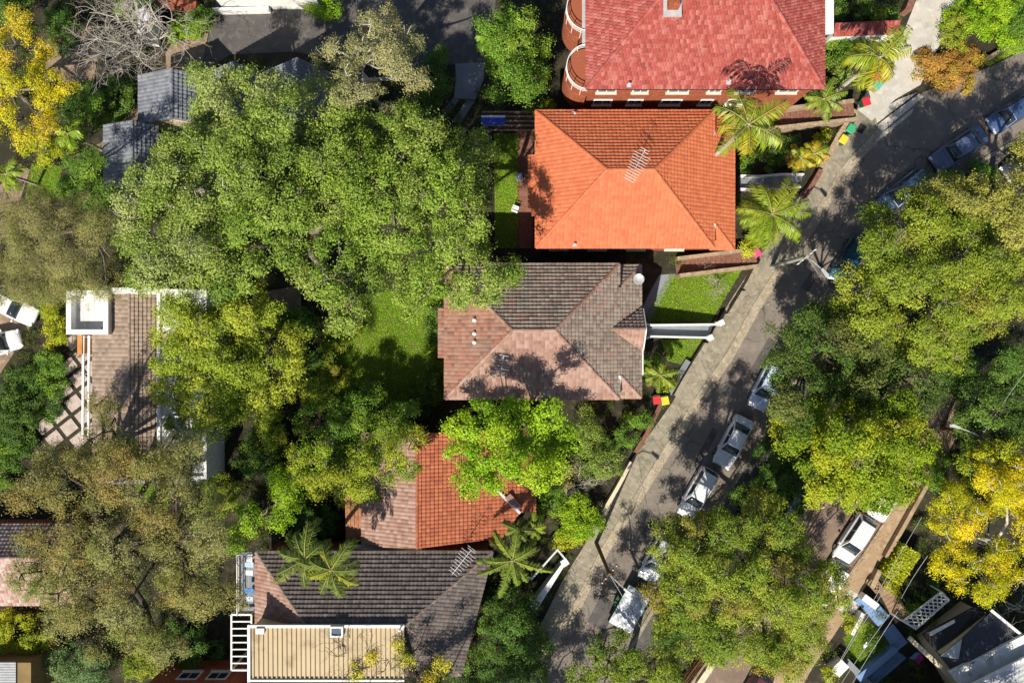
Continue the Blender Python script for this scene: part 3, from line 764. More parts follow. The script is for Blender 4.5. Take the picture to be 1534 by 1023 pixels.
# side balcony with washing
bl = MB(); q = PW([(361, 826), (384, 826), (384, 916), (361, 916)], 3.6); bl.slab(q, .2); b_ = bl.build('side_balcony', M['bluepave'], h5)
rl = MB()
for p, r in ((q[0], q[1]), (q[0], q[3])):
    rl.tube([p + V((0, 0, .9)), r + V((0, 0, .9))], .05, 6)
    rl.tube([p + V((0, 0, .5)), r + V((0, 0, .5))], .03, 6)
    for i in range(6): rl.tube([p.lerp(r, i / 5), p.lerp(r, i / 5) + V((0, 0, .9))], .03, 6)
rl.build('railing', M['white'], b_)
vent(rf5, W(600, 940, 7.7), M['white'], h=.5)
aerial('wide white aerial leaning over the top edge of the dark bottom roof', W(692, 836, 5.6), 1.3, 2.1, math.radians(52), 9)

# --- H6 white modern building on the left
h6 = thing('white_building', 'white flat roofed building with taupe tiled strip on the left', 'house', W(210, 570))
z6 = 3.7
def ring(mb, q, t, z0, z1):
    """parapet: four butted walls inside rectangle q (x0,y0,x1,y1)"""
    x0, y0, x1, y1 = q
    mb.prism(rect(x0, y1 - t, x1, y1), z0, z1); mb.prism(rect(x0, y0, x1, y0 + t), z0, z1)
    mb.prism(rect(x0, y0 + t, x0 + t, y1 - t), z0, z1); mb.prism(rect(x1 - t, y0 + t, x1, y1 - t), z0, z1)
def wr(px0, py0, px1, py1, z):
    a = W(px0, py1, z); b = W(px1, py0, z); return (a.x, a.y, b.x, b.y)
q = wr(99, 435, 162, 501, z6 + .7)
mb = MB(); ring(mb, q, .38, z6 - .3, z6 + .7); mb.build('parapet', M['white'], h6)
mb = MB(); mb.prism(rect(q[0] + .382, q[1] + .382, q[2] - .382, q[3] - .382), z6 - .3, z6 - .1)
for i in range(1, 6): mb.box((q[0] + .5 + i * .42, (q[1] + q[3]) / 2, z6 - .09), (.03, q[3] - q[1] - 1, .03))
mb.build('flat_roof', M['wgrey'], h6)
walls(rect(q[0] + .02, q[1] + .02, q[2] - .02, q[3] - .02), z6 - .302, M['white'], h6)
or_ = MB(); or_.prism(rect(q[0] - .12, q[1] - 1.6, q[0] + .25, q[3] - .1), 0, 2.6); or_.build('side_fin', mat('ochre_paint', (.52, .22, .07), scale=2), h6)
# taupe roof: ridge at px 194
zr6 = 4.0; ze6 = 3.25
tl_ = [W(140, 720, ze6), W(140, 440, ze6), W(194, 440, zr6), W(194, 720, zr6)]
tr_ = [W(238, 440, ze6), W(238, 720, ze6), W(194, 720, zr6), W(194, 440, zr6)]
rf6 = tiled_roof('roof', [tl_, tr_], M['tile_taupe'], h6, 61, tw=.34, th=.30, lip=.09, wave=.03)
ridge_caps([(W(194, 440, zr6), W(194, 720, zr6))], M['tile_taupe'], rf6, 5, .12)
gutter([(tl_[0], tl_[1])], M['white'], rf6)
walls([(tl_[0].x + .35, tl_[0].y + .2), (tr_[0].x - .2, tl_[0].y + .2), (tr_[0].x - .2, tl_[1].y - .1), (tl_[0].x + .35, tl_[1].y - .1)], ze6 - .15, M['white'], h6)
q = wr(238, 434, 311, 716, z6)
mb = MB(); mb.prism(rect(*q), 0, z6 - .01); mb.build('side_wing', M['white'], h6); hard(rect(*q))
mb = MB(); ring(mb, (q[0] - .02, q[1] - .02, q[2] + .02, q[3] + .02), .22, z6 - .008, z6 + .3); mb.build('parapet', M['white'], h6)
mb = MB(); mb.prism(rect(q[0] + .21, q[1] + .21, q[2] - .21, q[3] - .21), z6 - .008, z6 + .04); mb.build('flat_roof', M['wgrey'], h6)
mb = MB(); t_ = wr(146, 431, 238, 440, z6 + .4); mb.prism(rect(t_[0], t_[1], t_[2] - .03, t_[3]), z6 - 1.5, z6 + .4); mb.build('parapet', M['white'], h6)
mb = MB(); t_ = wr(146, 714, 296, 723, z6 - .2); mb.prism(rect(t_[0], t_[1] - .1, t_[2], t_[3] - .06), z6 - 2.5, z6 - .25); mb.build('parapet', M['white'], h6)
# pyramid rooflight
c = W(265, 640, z6 + .1); mb = MB(); s = .85
mb.add([(c.x - s, c.y - s, z6 + .2), (c.x + s, c.y - s, z6 + .2), (c.x + s, c.y + s, z6 + .2), (c.x - s, c.y + s, z6 + .2), (c.x, c.y, z6 + .95)], [(0, 1, 4), (1, 2, 4), (2, 3, 4), (3, 0, 4), (3, 2, 1, 0)])
sk = mb.build('skylight', M['glasspale'], h6)
mb = MB()
for i in range(4):
    p_ = V(((-s, -s), (s, -s), (s, s), (-s, s))[i]).to_3d() + V((c.x, c.y, z6 + .2)); q_ = V(((-s, -s), (s, -s), (s, s), (-s, s))[(i + 1) % 4]).to_3d() + V((c.x, c.y, z6 + .2))
    mb.beam(p_, q_, .12, .14); mb.beam(p_, V((c.x, c.y, z6 + .97)), .08, .08)
mb.build('frame', M['white'], sk)
ac = MB(); p_ = W(262, 470, z6); ac.box((p_.x, p_.y, z6 + .5), (1.1, .7, .8)); ac.build('plant_box', M['galv'], h6)
# pergola rails over the terrace
pr_ = thing('terrace_pergola', 'pair of long white rails over the slab terrace beside the taupe roof', 'pergola', W(189, 580))
for px in (184.5, 194.5):
    mb = MB(); mb.beam(W(px - 54, 503, 3.6) , W(px - 54, 503, 3.6) + V((0, .01, 0)), .1, .1) if 0 else None
z_ = 2.4
for px, r_ in ((125, .09), (133.5, .09)):
    mb = MB(); mb.beam(W(px, 503, z_), W(px - 1, 656, z_), .16, .14); mb.build('rail', M['white'], pr_)
for py in (530, 560, 594, 622): 
    mb = MB(); mb.beam(W(126.5, py, z_ - .1), W(132, py, z_ - .1), .05, .05); mb.build('crossbar', M['galv'], pr_)
for px, py in ((125, 505), (133.5, 505), (124, 654), (132.5, 654)):
    p_ = W(px, py, z_); mb = MB(); mb.box((p_.x, p_.y, (z_ - .08) / 2), (.1, .1, z_ - .08)); mb.build('post', M['white'], pr_)

# --- H7 grey tiled carports
def gable(name, label, pxs, z0, z1, m, seed, wallm='cream', openside=False):
    xl, xr, xm, yt, yb = pxs
    t = thing(name, label, 'shed', W((xl + xr) / 2, (yt + yb) / 2))
    lp = [W(xl, yb, z0), W(xl, yt, z0), W(xm, yt - 4, z1), W(xm, yb - 4, z1)]
    lp[2].y = lp[1].y; lp[3].y = lp[0].y
    rp = [V((W(xr, yt, z0).x, lp[1].y, z0)), V((W(xr, yb, z0).x, lp[0].y, z0)), lp[3], lp[2]]
    r = tiled_roof('roof', [lp, rp], m, t, seed); ridge_caps([(lp[2], lp[3])], m, r, seed)
    gutter([(lp[0], lp[1]), (rp[0], rp[1])], M['greymetal'], r)
    poly = rect(lp[0].x + .3, lp[0].y + .3, rp[0].x - .3, lp[1].y - .3)
    walls(poly, z0 - .16, M[wallm], t)
    return t
gable('garage', 'grey tiled garage behind the dirt path, its gable nearest the driveway', (209, 304, 257, 113, 186), 3.2, 4.7, M['tile_grey'], 71)
gable('shaded_shed', 'blue grey tiled shed mostly in shade under the big spreading trees', (157, 236, 198, 188, 305), 3.2, 4.5, M['tile_grey'], 72)
gable('grey_tiled_house', 'grey tiled gabled wing under the trees right of the garage', (308, 392, 350, 112, 200), 3.4, 6.2, M['tile_grey'], 73)
gable('grey_tiled_house', 'grey tiled gabled wing hidden deeper under the trees toward the olive gum', (398, 492, 445, 108, 195), 3.4, 6.4, M['tile_grey'], 74)
# --- H8 bottom left
h8 = thing('old_red_roofed_house', 'house with weathered red tiled roof and dark skylight on the left edge', 'house', W(40, 850))
z0, z1 = 3.8, 5.9; yr = 836
pn = [W(-60, 786, z0), W(112, 786, z0), W(84, yr, z1), W(-60, yr, z1)]
ps = [W(112, 905, z0), W(-60, 905, z0), W(-60, yr, z1), W(84, yr, z1)]
pe = [W(112, 786, z0), W(112, 905, z0), W(84, yr, z1)]
rf8 = tiled_roof('roof', [[pn[1], pn[0], pn[3], pn[2]], ps, [pe[1], pe[0], pe[2]]], M['tile_rust'], h8, 81)
ridge_caps([(pn[2], pn[3]), (pn[1], pn[2]), (ps[0], ps[3])], M['tile_rust'], rf8, 6)
walls([(pn[0].x, pn[0].y - .4), (pn[1].x - .4, pn[1].y - .4), (ps[0].x - .4, ps[0].y + .4), (ps[1].x, ps[1].y + .4)], z0 - .15, M['brick'], h8)
gutter([(pn[0], pn[1]), (ps[0], ps[1])], M['dark'], rf8)
p_ = W(34, 822, 5.35); mb = MB(); Mx = Matrix.Rotation(math.radians(-42), 3, 'X'); mb.box(p_ + V((0, 0, .1)), (.75, 1.1, .12), 0, Mx); s_ = mb.build('skylight', M['dark'], rf8)
mb = MB(); mb.box(p_ + V((0, .05, .17)), (.55, .9, .03), 0, Mx); mb.build('pane', M['glasspale'], s_)
# --- H9 brick block at the bottom edge
h9 = thing('brick_block', 'red brick wall with two white framed windows on the bottom edge', 'house', W(285, 1100))
pN = W(285, 988, 0).y; xl, xr = W(222, 990, 4.5).x, W(342, 990, 4.5).x
walls(rect(xl, pN - 7, xr, pN), 4.9, M['brick'], h9)
for px in (288, 331):
    p_ = W(px, 1010, 2.6); window(h9, (p_.x, pN + .02, 3.2), 1.5, 1.3, (0, 1, 0))
mb = MB(); mb.box(((xl + xr) / 2, pN - 3.5, 4.98), (xr - xl + .3, 7.3, .16)); mb.build('roof', M['navy'], h9)
nb = thing('unseen_shade_house', 'unseen house added beyond the bottom edge to shade the right garden', 'house', W(1350, 1150))  # house outside the view, added to cast shade over the right garden
q = PW([(1262, 1062), (1470, 1048), (1500, 1250), (1262, 1250)]); walls(q, 9.2, M['cream'], nb)
mb = MB(); mb.prism([(p.x, p.y) for p in q], 9.22, 9.5); mb.build('roof', M['navy'], nb)
# --- H10 ochre building bottom left corner
h10 = thing('ochre_outbuilding', 'ochre walled outbuilding with grey corrugated roof in the bottom left corner', 'shed', W(10, 1010))
q = wr(-40, 991, 24, 1045, 4.2); mb = MB(); n = 22
for i in range(n + 1):
    x = q[0] + (q[2] - q[0]) * i / n
for i in range(2 * n + 1):
    y = q[1] + (q[3] - q[1]) * i / (2 * n); mb.v += [(q[0], y, 4.2 + .05 * (i % 2)), (q[2], y, 4.2 + .05 * (i % 2))]
mb.f = [(2 * i, 2 * i + 1, 2 * i + 3, 2 * i + 2) for i in range(2 * n)]; mb.build('roof', M['galv'], h10)
walls(rect(q[0], q[1], q[2] + 1.1, q[3] - .1), 4.1, mat('ochre_render', (.24, .165, .07), scale=1), h10)
# --- H12 house front at the very top left
h12 = thing('white_fronted_house', 'white rendered house front with paved court on the top edge', 'house', W(355, -10))
q = wr(318, -60, 470, -6, 2.6); walls(rect(*q), 2.6, M['white'], h12)
mb = MB(); mb.prism(rect(q[0] - .3, q[1] + .3, q[2] + .3, q[3]), 2.6, 2.75); mb.build('roof', M['galv'], h12)
mb = MB(); mb.slab(PW([(318, 12), (402, 10), (402, 15), (318, 17)], .8), .8); mb.build('front_wall', M['white'], h12)
# tile capped wall beside the red roof
tw_ = thing('tile_capped_wall', 'white wall with red tiled capping between the red roof and the driveway', 'wall', W(1300, 44))
mb = MB(); a_, b_ = W(1248, 46, 1.8), W(1344, 42, 1.8); mb.beam(a_ + V((0, -.25, -.9)), b_ + V((0, -.25, -.9)), .35, 1.8); mb.build('wall_body', M['white'], tw_)
tiled_roof('capping', [[a_ + V((0, -.5, .05)), b_ + V((0, -.5, .05)), b_ + V((0, .42, .5)), a_ + V((0, .42, .5))]], M['tile_red'], tw_, 6)
wall([(1350, 24), (1358, 4), (1366, -20)], 1.2, .5, 'brickflat', 'low red brick wall along the top of the sloping driveway')
wall([(232, 70), (235, 40), (228, 30)], 2.2, .9, 'white', 'short white wall end under the bare tree near the top edge')
wall([(222, 8), (300, 14)], .9, .7, 'brick', 'low red brick garden wall behind the bare tree')
# --- H11 bottom right house
h11 = thing('grey_roofed_house', 'house with dark slate and pale sheet roofs in the bottom right corner', 'house', W(1480, 985))
z0 = 4.0
P_ = lambda x, y, z=4.0: W(x, y, z)
mb = MB(); mb.slab([P_(1443, 955, 4.6), P_(1485, 916, 4.6), P_(1526, 950, 5.2), P_(1456, 994, 5.2)], .15); mb.slab([P_(1456, 994.5, 5.19), P_(1443, 955.5, 4.59), P_(1409, 983, 4.2), P_(1425, 1003, 4.4)], .15); r11 = mb.build('roof', M['navy'], h11)
mb = MB(); mb.slab([P_(1409, 982, 4.5), P_(1441, 957, 4.72), P_(1436, 987, 4.86)], .05); mb.build('sheet_panel', M['galv'], r11)
mb = MB(); mb.slab([P_(1422, 1006, 5.0), P_(1534, 951, 5.6), P_(1560, 950, 5.6), P_(1560, 968, 5.6), P_(1440, 1030, 5.0)], .25); mb.build('box_gutter', M['wgrey'], r11)
mb = MB(); a_, b_ = P_(1442, 1032, 5.8), P_(1572, 966, 6.3); d_ = (b_ - a_); t_ = d_.normalized(); s_ = V((t_.y, -t_.x, .12)); n = 26
for i in range(2 * n + 1):
    p_ = a_ + s_ * (i * .16); zz = .04 * (i % 2); mb.v += [(p_.x, p_.y, p_.z + zz), (p_.x + d_.x, p_.y + d_.y, p_.z + d_.z + zz)]
mb.f = [(2 * i, 2 * i + 2, 2 * i + 3, 2 * i + 1) for i in range(2 * n)]; mb.build('sheet_roof', M['galv'], r11)
mb = MB(); mb.beam(a_ + V((0, 0, .05)), b_ + V((0, 0, .05)), .22, .2); mb.build('fascia', M['white'], r11)
mb = MB(); mb.beam(P_(1484, 913, 4.75), P_(1528, 949, 5.3), .2, .2); mb.build('fascia', M['white'], r11)
mb = MB(); mb.slab([P_(1382, 950, 2.6), P_(1468, 905, 3.4), P_(1486, 917, 3.4), P_(1408, 982, 3.4)], .15); mb.build('porch_roof', M['dark'], h11)
mb = MB(); mb.slab([P_(1392, 948, 3.62), P_(1430, 928, 3.62), P_(1431, 932, 3.62), P_(1395, 952, 3.62)], .1); mb.slab([P_(1425, 963, 3.62), P_(1447, 948, 3.62), P_(1448, 951, 3.62), P_(1427, 967, 3.62)], .1); mb.build('roof_trim', M['white'], h11)
mb = MB(); mb.beam(P_(1362, 955, 3.2), P_(1423, 1012, 3.9), .35, .3); mb.build('side_parapet', M['cream'], h11)
walls([P_(1412, 980).to_2d(), P_(1482, 925).to_2d(), P_(1560, 965).to_2d(), P_(1560, 1060).to_2d(), P_(1460, 1060).to_2d()], 3.9, M['cream'], h11)
# ------------------------------------------------------------------ garden structures
wall([(1130, 400), (1120, 420), (1112, 434)], .9, .35, 'sand', 'stone boundary wall piece at the top of the front lawn', cap=.06, capm='footpath')
wall([(1110, 438), (1099, 456), (1089, 472)], .9, .35, 'sand', 'stone boundary wall piece above the white ramp posts', cap=.06, capm='footpath')
wall([(1056, 515), (1040, 540), (1022, 570), (1010, 592)], .8, .35, 'sand', 'long low boundary wall running down below the white ramp', cap=.06, capm='footpath')
wall([(990, 600), (966, 650), (950, 676)], .7, .35, 'brickflat', 'low brick wall beside the footpath below the mottled brown house')
wall([(944, 690), (922, 730), (902, 764)], .8, .3, 'cream', 'narrow cream wall edging the footpath beside the scraggly shrubs')
wall([(1226, 254), (1252, 206), (1276, 170)], .9, .5, 'sand', 'dark stone retaining wall behind the green and yellow bins')
wall([(1200, 298), (1214, 276), (1224, 258)], .9, .4, 'brickflat', 'short brick wall at the mouth of the curved driveway')
# entry ramp with white parapets
rp = thing('entry_ramp', 'grey entry ramp with white parapets leading to the entry gable', 'ramp', W(1020, 497))
za, zb_ = 1.6, .5
top = [W(962, 484, 2), W(976, 487, 1.9), W(1072, 486, 1), W(1064, 506, 1), W(976, 504, 1.9), W(962, 510, 2)]
mb = MB(); mb.slab([V((p.x, p.y, p.z - .7)) for p in top], .4); mb.build('walkway', M['bluepave'], rp); hard(top)
mb = MB()
for a, b in ((0, 1), (1, 2), (3, 4), (4, 5)): mb.beam(top[a] - V((0, 0, .45)), top[b] - V((0, 0, .45)) + V((0, 0, .001)), .16, .75)
mb.build('parapet', M['white'], rp)
for p in (W(1075, 484), W(1059, 506)):
    mb = MB(); mb.box((p.x, p.y, .6), (.36, .36, 1.2), .5); mb.box((p.x, p.y, 1.24), (.44, .44, .07), .5); mb.build('post', M['white'], rp)
wall([(1000, 590), (1018, 560), (1030, 540)], .35, .5, 'bluepave', 'bluish concrete planter edge below the lower front lawn')
# curved drive walls
cw = thing('curved_driveway', 'dark curved driveway between white rendered kerb walls beside the feathery palm', 'driveway', W(1150, 275))
up_ = [(1108, 264), (1135, 265), (1170, 262), (1203, 262)]; dn_ = [(1108, 284), (1135, 285), (1165, 284), (1198, 281)]
mb = MB()
for i in range(3): mb.beam(W(*up_[i], .3), W(*up_[i + 1], .3) + V((0, 0, .001)), .14, .6)
mb.build('side_wall', M['white'], cw); mb = MB()
for i in range(3): mb.beam(W(*dn_[i], .3), W(*dn_[i + 1], .3) + V((0, 0, .001)), .14, .6)
mb.build('side_wall', M['white'], cw)
mb = MB(); mb.prism(PW(up_ + dn_[::-1]), 0, .05); mb.build('paving', M['bluepave'], cw); hard(PW(up_ + dn_[::-1]))
# carport walls at the bottom house
wf = thing('front_wall', 'sloping white front wall beside the driveway of the bottom house', 'wall', W(824, 880))
a, b = W(846, 842, 1.5), W(800, 916, 1.5); mb = MB(); d = (b - a).normalized(); s = V((-d.y, d.x, 0))
mb.prism([(a + s * .12).to_2d(), (a - s * .12).to_2d(), (b - s * .5).to_2d(), (b + s * .12).to_2d()], 0, 1.5); mb.build('wall_body', M['white'], wf)
mb = MB(); mb.box(W(846, 842, 1.62), (.55, .55, .24), .6); mb.build('pier_cap', M['white'], wf)
cf = thing('carport_frame', 'blue grey open carport frame behind the sloping white wall', 'carport', W(800, 870))
pts = [W(828, 845, 2.3), W(790, 895, 2.3), W(760, 880, 2.3)]
mb = MB(); mb.beam(W(836, 822, 2.4), W(795, 868, 2.4), .14, .16); mb.beam(W(836, 824, 2.4), W(846, 836, 2.4), .14, .16); mb.beam(W(797, 866, 2.38), W(770, 858, 2.38), .12, .14); mb.beam(W(770, 858, 2.4), W(745, 892, 2.4), .12, .14); mb.build('beam', M['galv'], cf)
for p in ((834, 824), (797, 866), (772, 858), (748, 890)):
    q = W(*p, 2.3); mb = MB(); mb.box((q.x, q.y, 1.15), (.1, .1, 2.3)); mb.build('post', M['galv'], cf)
# slatted carport behind the orange roof with blue cover
sl = thing('slatted_pergola', 'dark slatted pergola at the top left corner of the orange roof', 'pergola', W(762, 182))
for i in range(9):
    mb = MB(); y = 168 + i * 3.4; mb.beam(W(722, y, 2.6), W(801, y, 2.6), .12, .08); mb.build('slat', M['dark'] if i % 2 else M['wood'], sl)
for p in ((724, 170), (799, 170), (724, 195), (799, 195)):
    q = W(*p, 2.5); mb = MB(); mb.box((q.x, q.y, 1.26), (.12, .12, 2.52)); mb.build('post', M['wood'], sl)
bl_ = thing('blue_bench', 'blue covered bench with white back under the dark slatted pergola', 'bench', W(739, 181))
mb = MB(); mb.box(W(739, 182, 2.72), (1.9, .55, .1)); mb.build('cover', mat('blue_fabric', (.05, .09, .55), scale=4), bl_)
mb = MB(); mb.box(W(739, 175, 2.75), (1.9, .16, .16)); mb.build('backrest', M['white'], bl_)
for s in (-.8, .8):
    mb = MB(); mb.box(W(739, 181, 1.33) + V((s, 0, 0)), (.08, .5, 2.66)); mb.build('leg', M['dark'], bl_)
# small unidentified pale things in the strip garden, given chair shapes
def chair(px, py, rz, label, m):
    t = thing('chair_shaped_object', label, 'chair', W(px, py), rz)
    def bx(n, c, d): mb = MB(); mb.box(c, d); o = mb.build(n, m); o.parent = t; return o
    bx('seat', (0, 0, .44), (.5, .5, .05)); bx('backrest', (0, .24, .72), (.5, .05, .5))
    for x in (-.21, .21):
        for y in (-.21, .21): bx('leg', (x, y, .21), (.05, .05, .41))
        bx('armrest', (x * 1.15, 0, .66), (.05, .48, .04))
    return t
chair(778, 268, .2, 'unidentified pale blue object, drawn as a chair, on the brick path beside the orange roof', mat('pale_blue_plastic', (.45, .55, .72), scale=4))
chair(772, 315, 1.2, 'unidentified white object, drawn as a chair, on the dark strip lawn beside the orange roof', M['white'])
# right-hand gardens
def ngon(c, r, n=12): return [(c[0] + r * math.cos(2 * math.pi * i / n), c[1] + r * math.sin(2 * math.pi * i / n)) for i in range(n)]
dk = thing('timber_deck', 'timber board deck beside the round shrub in the right garden', 'deck', W(1338, 908))
q = PW([(1316, 885), (1334, 873), (1362, 920), (1342, 934)], .35); n = 9
for i in range(n):
    a = q[0].lerp(q[3], (i + .04) / n); b = q[1].lerp(q[2], (i + .04) / n); c = q[1].lerp(q[2], (i + .96) / n); d = q[0].lerp(q[3], (i + .96) / n)
    mb = MB(); mb.slab([a, b, c, d], .08); mb.build('board', M['wood'], dk)
mb = MB(); mb.slab([p - V((0, 0, .09)) for p in q], .24); mb.build('frame', M['dark'], dk); hard(q)
def lattice(label, q, z, step, m, basem, name='lattice_screen'):
    t = thing(name, label, 'trellis', (q[0] + q[2]) / 2 * 1.0)
    ORG[t.name] = V(t.location)
    a, b, c, d = q; nu = max(2, int((b - a).length / step)); nv = max(2, int((d - a).length / step))
    mb = MB()
    for i in range(-nv, nu):
        # diagonals in parameter space
        for sg in (1, -1):
            pts = []
            for k in range(nv + 1):
                u = (i + k) if sg > 0 else (i + nv - k)
                if 0 <= u <= nu: pts.append(a.lerp(b, u / nu).lerp(d.lerp(c, u / nu), k / nv))
            if len(pts) > 1: mb.beam(pts[0] + V((0, 0, .012 * sg)), pts[-1] + V((0, 0, .012 * sg)), .09, .02)
    mb.build('lattice', m, t)
    mb = MB()
    for i in range(4): mb.beam(q[i] - V((0, 0, .01 + i * .002)), q[(i + 1) % 4] - V((0, 0, .01 + i * .002)), .1, .1)
    mb.build('frame', m, t)
    for p in q:
        mb = MB(); mb.box((p.x, p.y, (z - .07) / 2), (.09, .09, z - .07)); mb.build('post', m, t)
    return t
lattice('large white diamond lattice roof beside the porch in the right garden', PW([(1352, 930), (1410, 886), (1422, 898), (1372, 942)], 2.2), 2.2, .42, M['white'], None)
lattice('small brown diamond lattice panel at the end of the right deck', PW([(1300, 874), (1311, 864), (1322, 880), (1313, 888)], .6), .6, .34, M['wood'], None)
# concrete walkway with stepped slabs, blue of its shade put into the colour
wk = thing('garden_walkway', 'slab walkway tinted the blue of shade leading down from the lower footpath', 'walkway', W(1320, 925))
bp = mat('shade_blue', (.18, .29, .50), (.15, .25, .44), scale=2, fine=.12, fscale=15)
for (a, b, c, d) in (((1294, 912), (1312, 900), (1334, 924), (1316, 938)), ((1322, 948), (1338, 934), (1360, 962), (1342, 976)), ((1280, 900), (1292, 890), (1306, 902), (1294, 912))):
    q = PW([a, b, c, d], .3); mb = MB(); mb.slab(q, .3)
    for i in range(1, 6):
        p, r = q[0].lerp(q[3], i / 6), q[1].lerp(q[2], i / 6); mb.beam(p + V((0, 0, .012)), r + V((0, 0, .012)), .04, .02)
    mb.build('slab', bp, wk)
mb = MB(); mb.slab(PW([(1284, 1012), (1340, 968), (1346, 974), (1290, 1022)], .8), .8); mb.build('low_wall', bp, wk)
pv = MB()
q = PW([(1290, 1020), (1344, 974), (1358, 984), (1306, 1030)], .06)
for i in range(12):
    for j in range(4):
        a = q[0].lerp(q[1], i / 12).lerp(q[3].lerp(q[2], i / 12), j / 4); b = q[0].lerp(q[1], (i + .8) / 12).lerp(q[3].lerp(q[2], (i + .8) / 12), (j + .8) / 4)
        pv.box(((a.x + b.x) / 2, (a.y + b.y) / 2, .04), (.3, .3, .08), .7)
single(pv, 'stepping_slabs', bp, 'patch of small square pavers tinted shade blue below the slab walkway', 'paving')
wall([(1286, 888), (1306, 903)], 1.0, .55, 'white', 'short white gate pier wall at the top of the slab walkway')
wall([(1384, 722), (1346, 790), (1322, 832)], .7, .32, 'tanpath', 'tan wall along the lower footpath beside the yellow tree')
wall([(1312, 850), (1300, 876)], .8, .4, 'sand', 'dark sandstone wall end beside the small lattice panel')
wall([(1270, 945), (1280, 925), (1286, 913)], .9, .3, 'white', 'white garden wall at the bottom end of the lower footpath')
wall([(1243, 1000), (1258, 985)], 1.1, .9, 'white', 'white letterbox pier beside the lower footpath at the bottom edge')
wall([(1262, 984), (1300, 1023)], .7, .5, 'bluepave', 'grey garden wall below the white letterbox pier')
wall([(1044, 1023), (1060, 1000), (1072, 974)], .5, .5, 'cream', 'pale retaining edge along the lower street at the bottom')
wall([(1160, 790), (1190, 740), (1215, 700)], 1.2, .5, 'bluepave', 'grey retaining wall between the two streets')
tb = thing('garden_rug', 'magenta garden rug with blue edge below the slab walkway', 'rug', W(1376, 983))
mb = MB(); mb.slab(PW([(1370, 988), (1380, 978), (1384, 986), (1376, 995)], .5), .06); mb.build('rug', mat('magenta_cloth', (.55, .03, .30), scale=3), tb)
mb = MB(); mb.slab(PW([(1362, 986), (1373, 976), (1379, 978), (1369, 988)], .46), .06); mb.build('edge', bp, tb)
for p in ((1373, 986), (1379, 985)):
    q = W(*p); mb = MB(); mb.box((q.x, q.y, .22), (.08, .08, .43)); mb.build('leg', M['dark'], tb)
# picket fence
pf = thing('picket_fence', 'brown picket fence beside the lower street at the bottom edge', 'fence', W(1042, 998))
a, b = W(1022, 1026), W(1062, 972); n = 26
for off in (0, .55):
    for i in range(n):
        p = a.lerp(b, (i + .5) / n) - V((off, 0, 0)); mb = MB(); mb.box((p.x, p.y, .55), (.07, .04, 1.1), .93); mb.build('picket', M['rust'], pf)
    mb = MB(); mb.beam(a + V((.04 - off, 0, .8)), b + V((.04 - off, 0, .8)), .05, .08); mb.beam(a + V((.04 - off, 0, .3)), b + V((.04 - off, 0, .3)), .05, .08); mb.build('rail', M['rust'], pf)

# ------------------------------------------------------------------ bins
def bin_proto(bm_, lm):
    t = thing('wheelie_bin', 'x', 'bin', (0, 0, 0))
    mb = MB(); mb.add([(-.23, -.26, .06), (.23, -.26, .06), (.23, .22, .06), (-.23, .22, .06), (-.29, -.34, .95), (.29, -.34, .95), (.29, .30, .95), (-.29, .30, .95)],
                      [(3, 2, 1, 0), (4, 5, 6, 7), (0, 1, 5, 4), (1, 2, 6, 5), (2, 3, 7, 6), (3, 0, 4, 7)]); mb.build('body', bm_, t, bevel=.02)
    mb = MB(); mb.add([(-.31, -.38, .955), (.31, -.38, .955), (.31, .32, .955), (-.31, .32, .955), (-.29, -.34, 1.0), (.29, -.34, 1.0), (.27, .28, 1.07), (-.27, .28, 1.07)],
                      [(3, 2, 1, 0), (4, 5, 6, 7), (0, 1, 5, 4), (1, 2, 6, 5), (2, 3, 7, 6), (3, 0, 4, 7)]); ld = mb.build('lid', lm, t, bevel=.02)
    mb = MB(); mb.tube([(-.24, .36, .98), (.24, .36, .98)], .025, 8); mb.build('handle', bm_, ld)
    for s in (-1, 1):
        mb = MB(); mb.tube([(s * .24, .26, .1), (s * .30, .26, .1)], .1, 12); mb.build('wheel', M['tyre'], t)
    return t
bg = mat('dark_green_plastic', (.03, .12, .06), scale=4, rough=.5)
cols = {'red': (.50, .03, .04), 'green': (.04, .33, .16), 'yellow': (.62, .50, .04), 'teal': (.03, .48, .42), 'pink': (.75, .08, .22)}
for px, py, rz, c, lb in ((1268, 197, -.55, 'green', 'wheelie bin with green lid standing beside the yellow lidded one'), (1257, 213, -.55, 'yellow', 'wheelie bin with yellow lid next to the green lidded one on the upper footpath'),
                          (1290, 157, .3, 'red', 'wheelie bin with red lid by the stepped path on the upper footpath'), (1307, 133, -.6, 'teal', 'wheelie bin with teal lid under the big yellow palm'),
                          (1308, 122, .2, 'red', 'red bin half hidden under the fronds of the big yellow palm'), (981, 597, .1, 'red', 'wheelie bin with red lid beside the small palm at the mottled brown house'),
                          (993, 598, .2, 'yellow', 'wheelie bin with yellow lid at the lower corner of the mottled brown house'), (1128, 380, .6, 'pink', 'bin with pink lid at the foot of the brick steps')):
    o = bin_proto(bg if c != 'teal' else M['greymetal'], mat(c + '_lid', cols[c], tuple(x * .85 for x in cols[c]), scale=4, rough=.45)); o.location = W(px, py, .11 if px not in (981, 993) else 0); o.rotation_euler.z = rz
    o['label'] = lb; o['group'] = 'wheelie bins put out by the footpath'; o.scale = (1.05, 1.05, 1)
wb = bin_proto(M['dark'], M['dark']); wb.location = W(533, 806); wb['label'] = 'black bin with pale bag beside the rusty awning'
bg_ = MB(); bg_.lathe(W(534, 800, 1.06), [(.1, 0), (.28, .08), (.3, .22), (.18, .36), (.05, .42)], 9); single(bg_, 'bag', mat('pale_bag', (.6, .55, .6), scale=5), 'crumpled pale bag lying on the black bin by the rusty awning', 'bag', smooth=True)
cl_ = thing('washing_line', 'washing hung on the side balcony of the dark roofed house', 'washing', W(372, 870, 3.6))
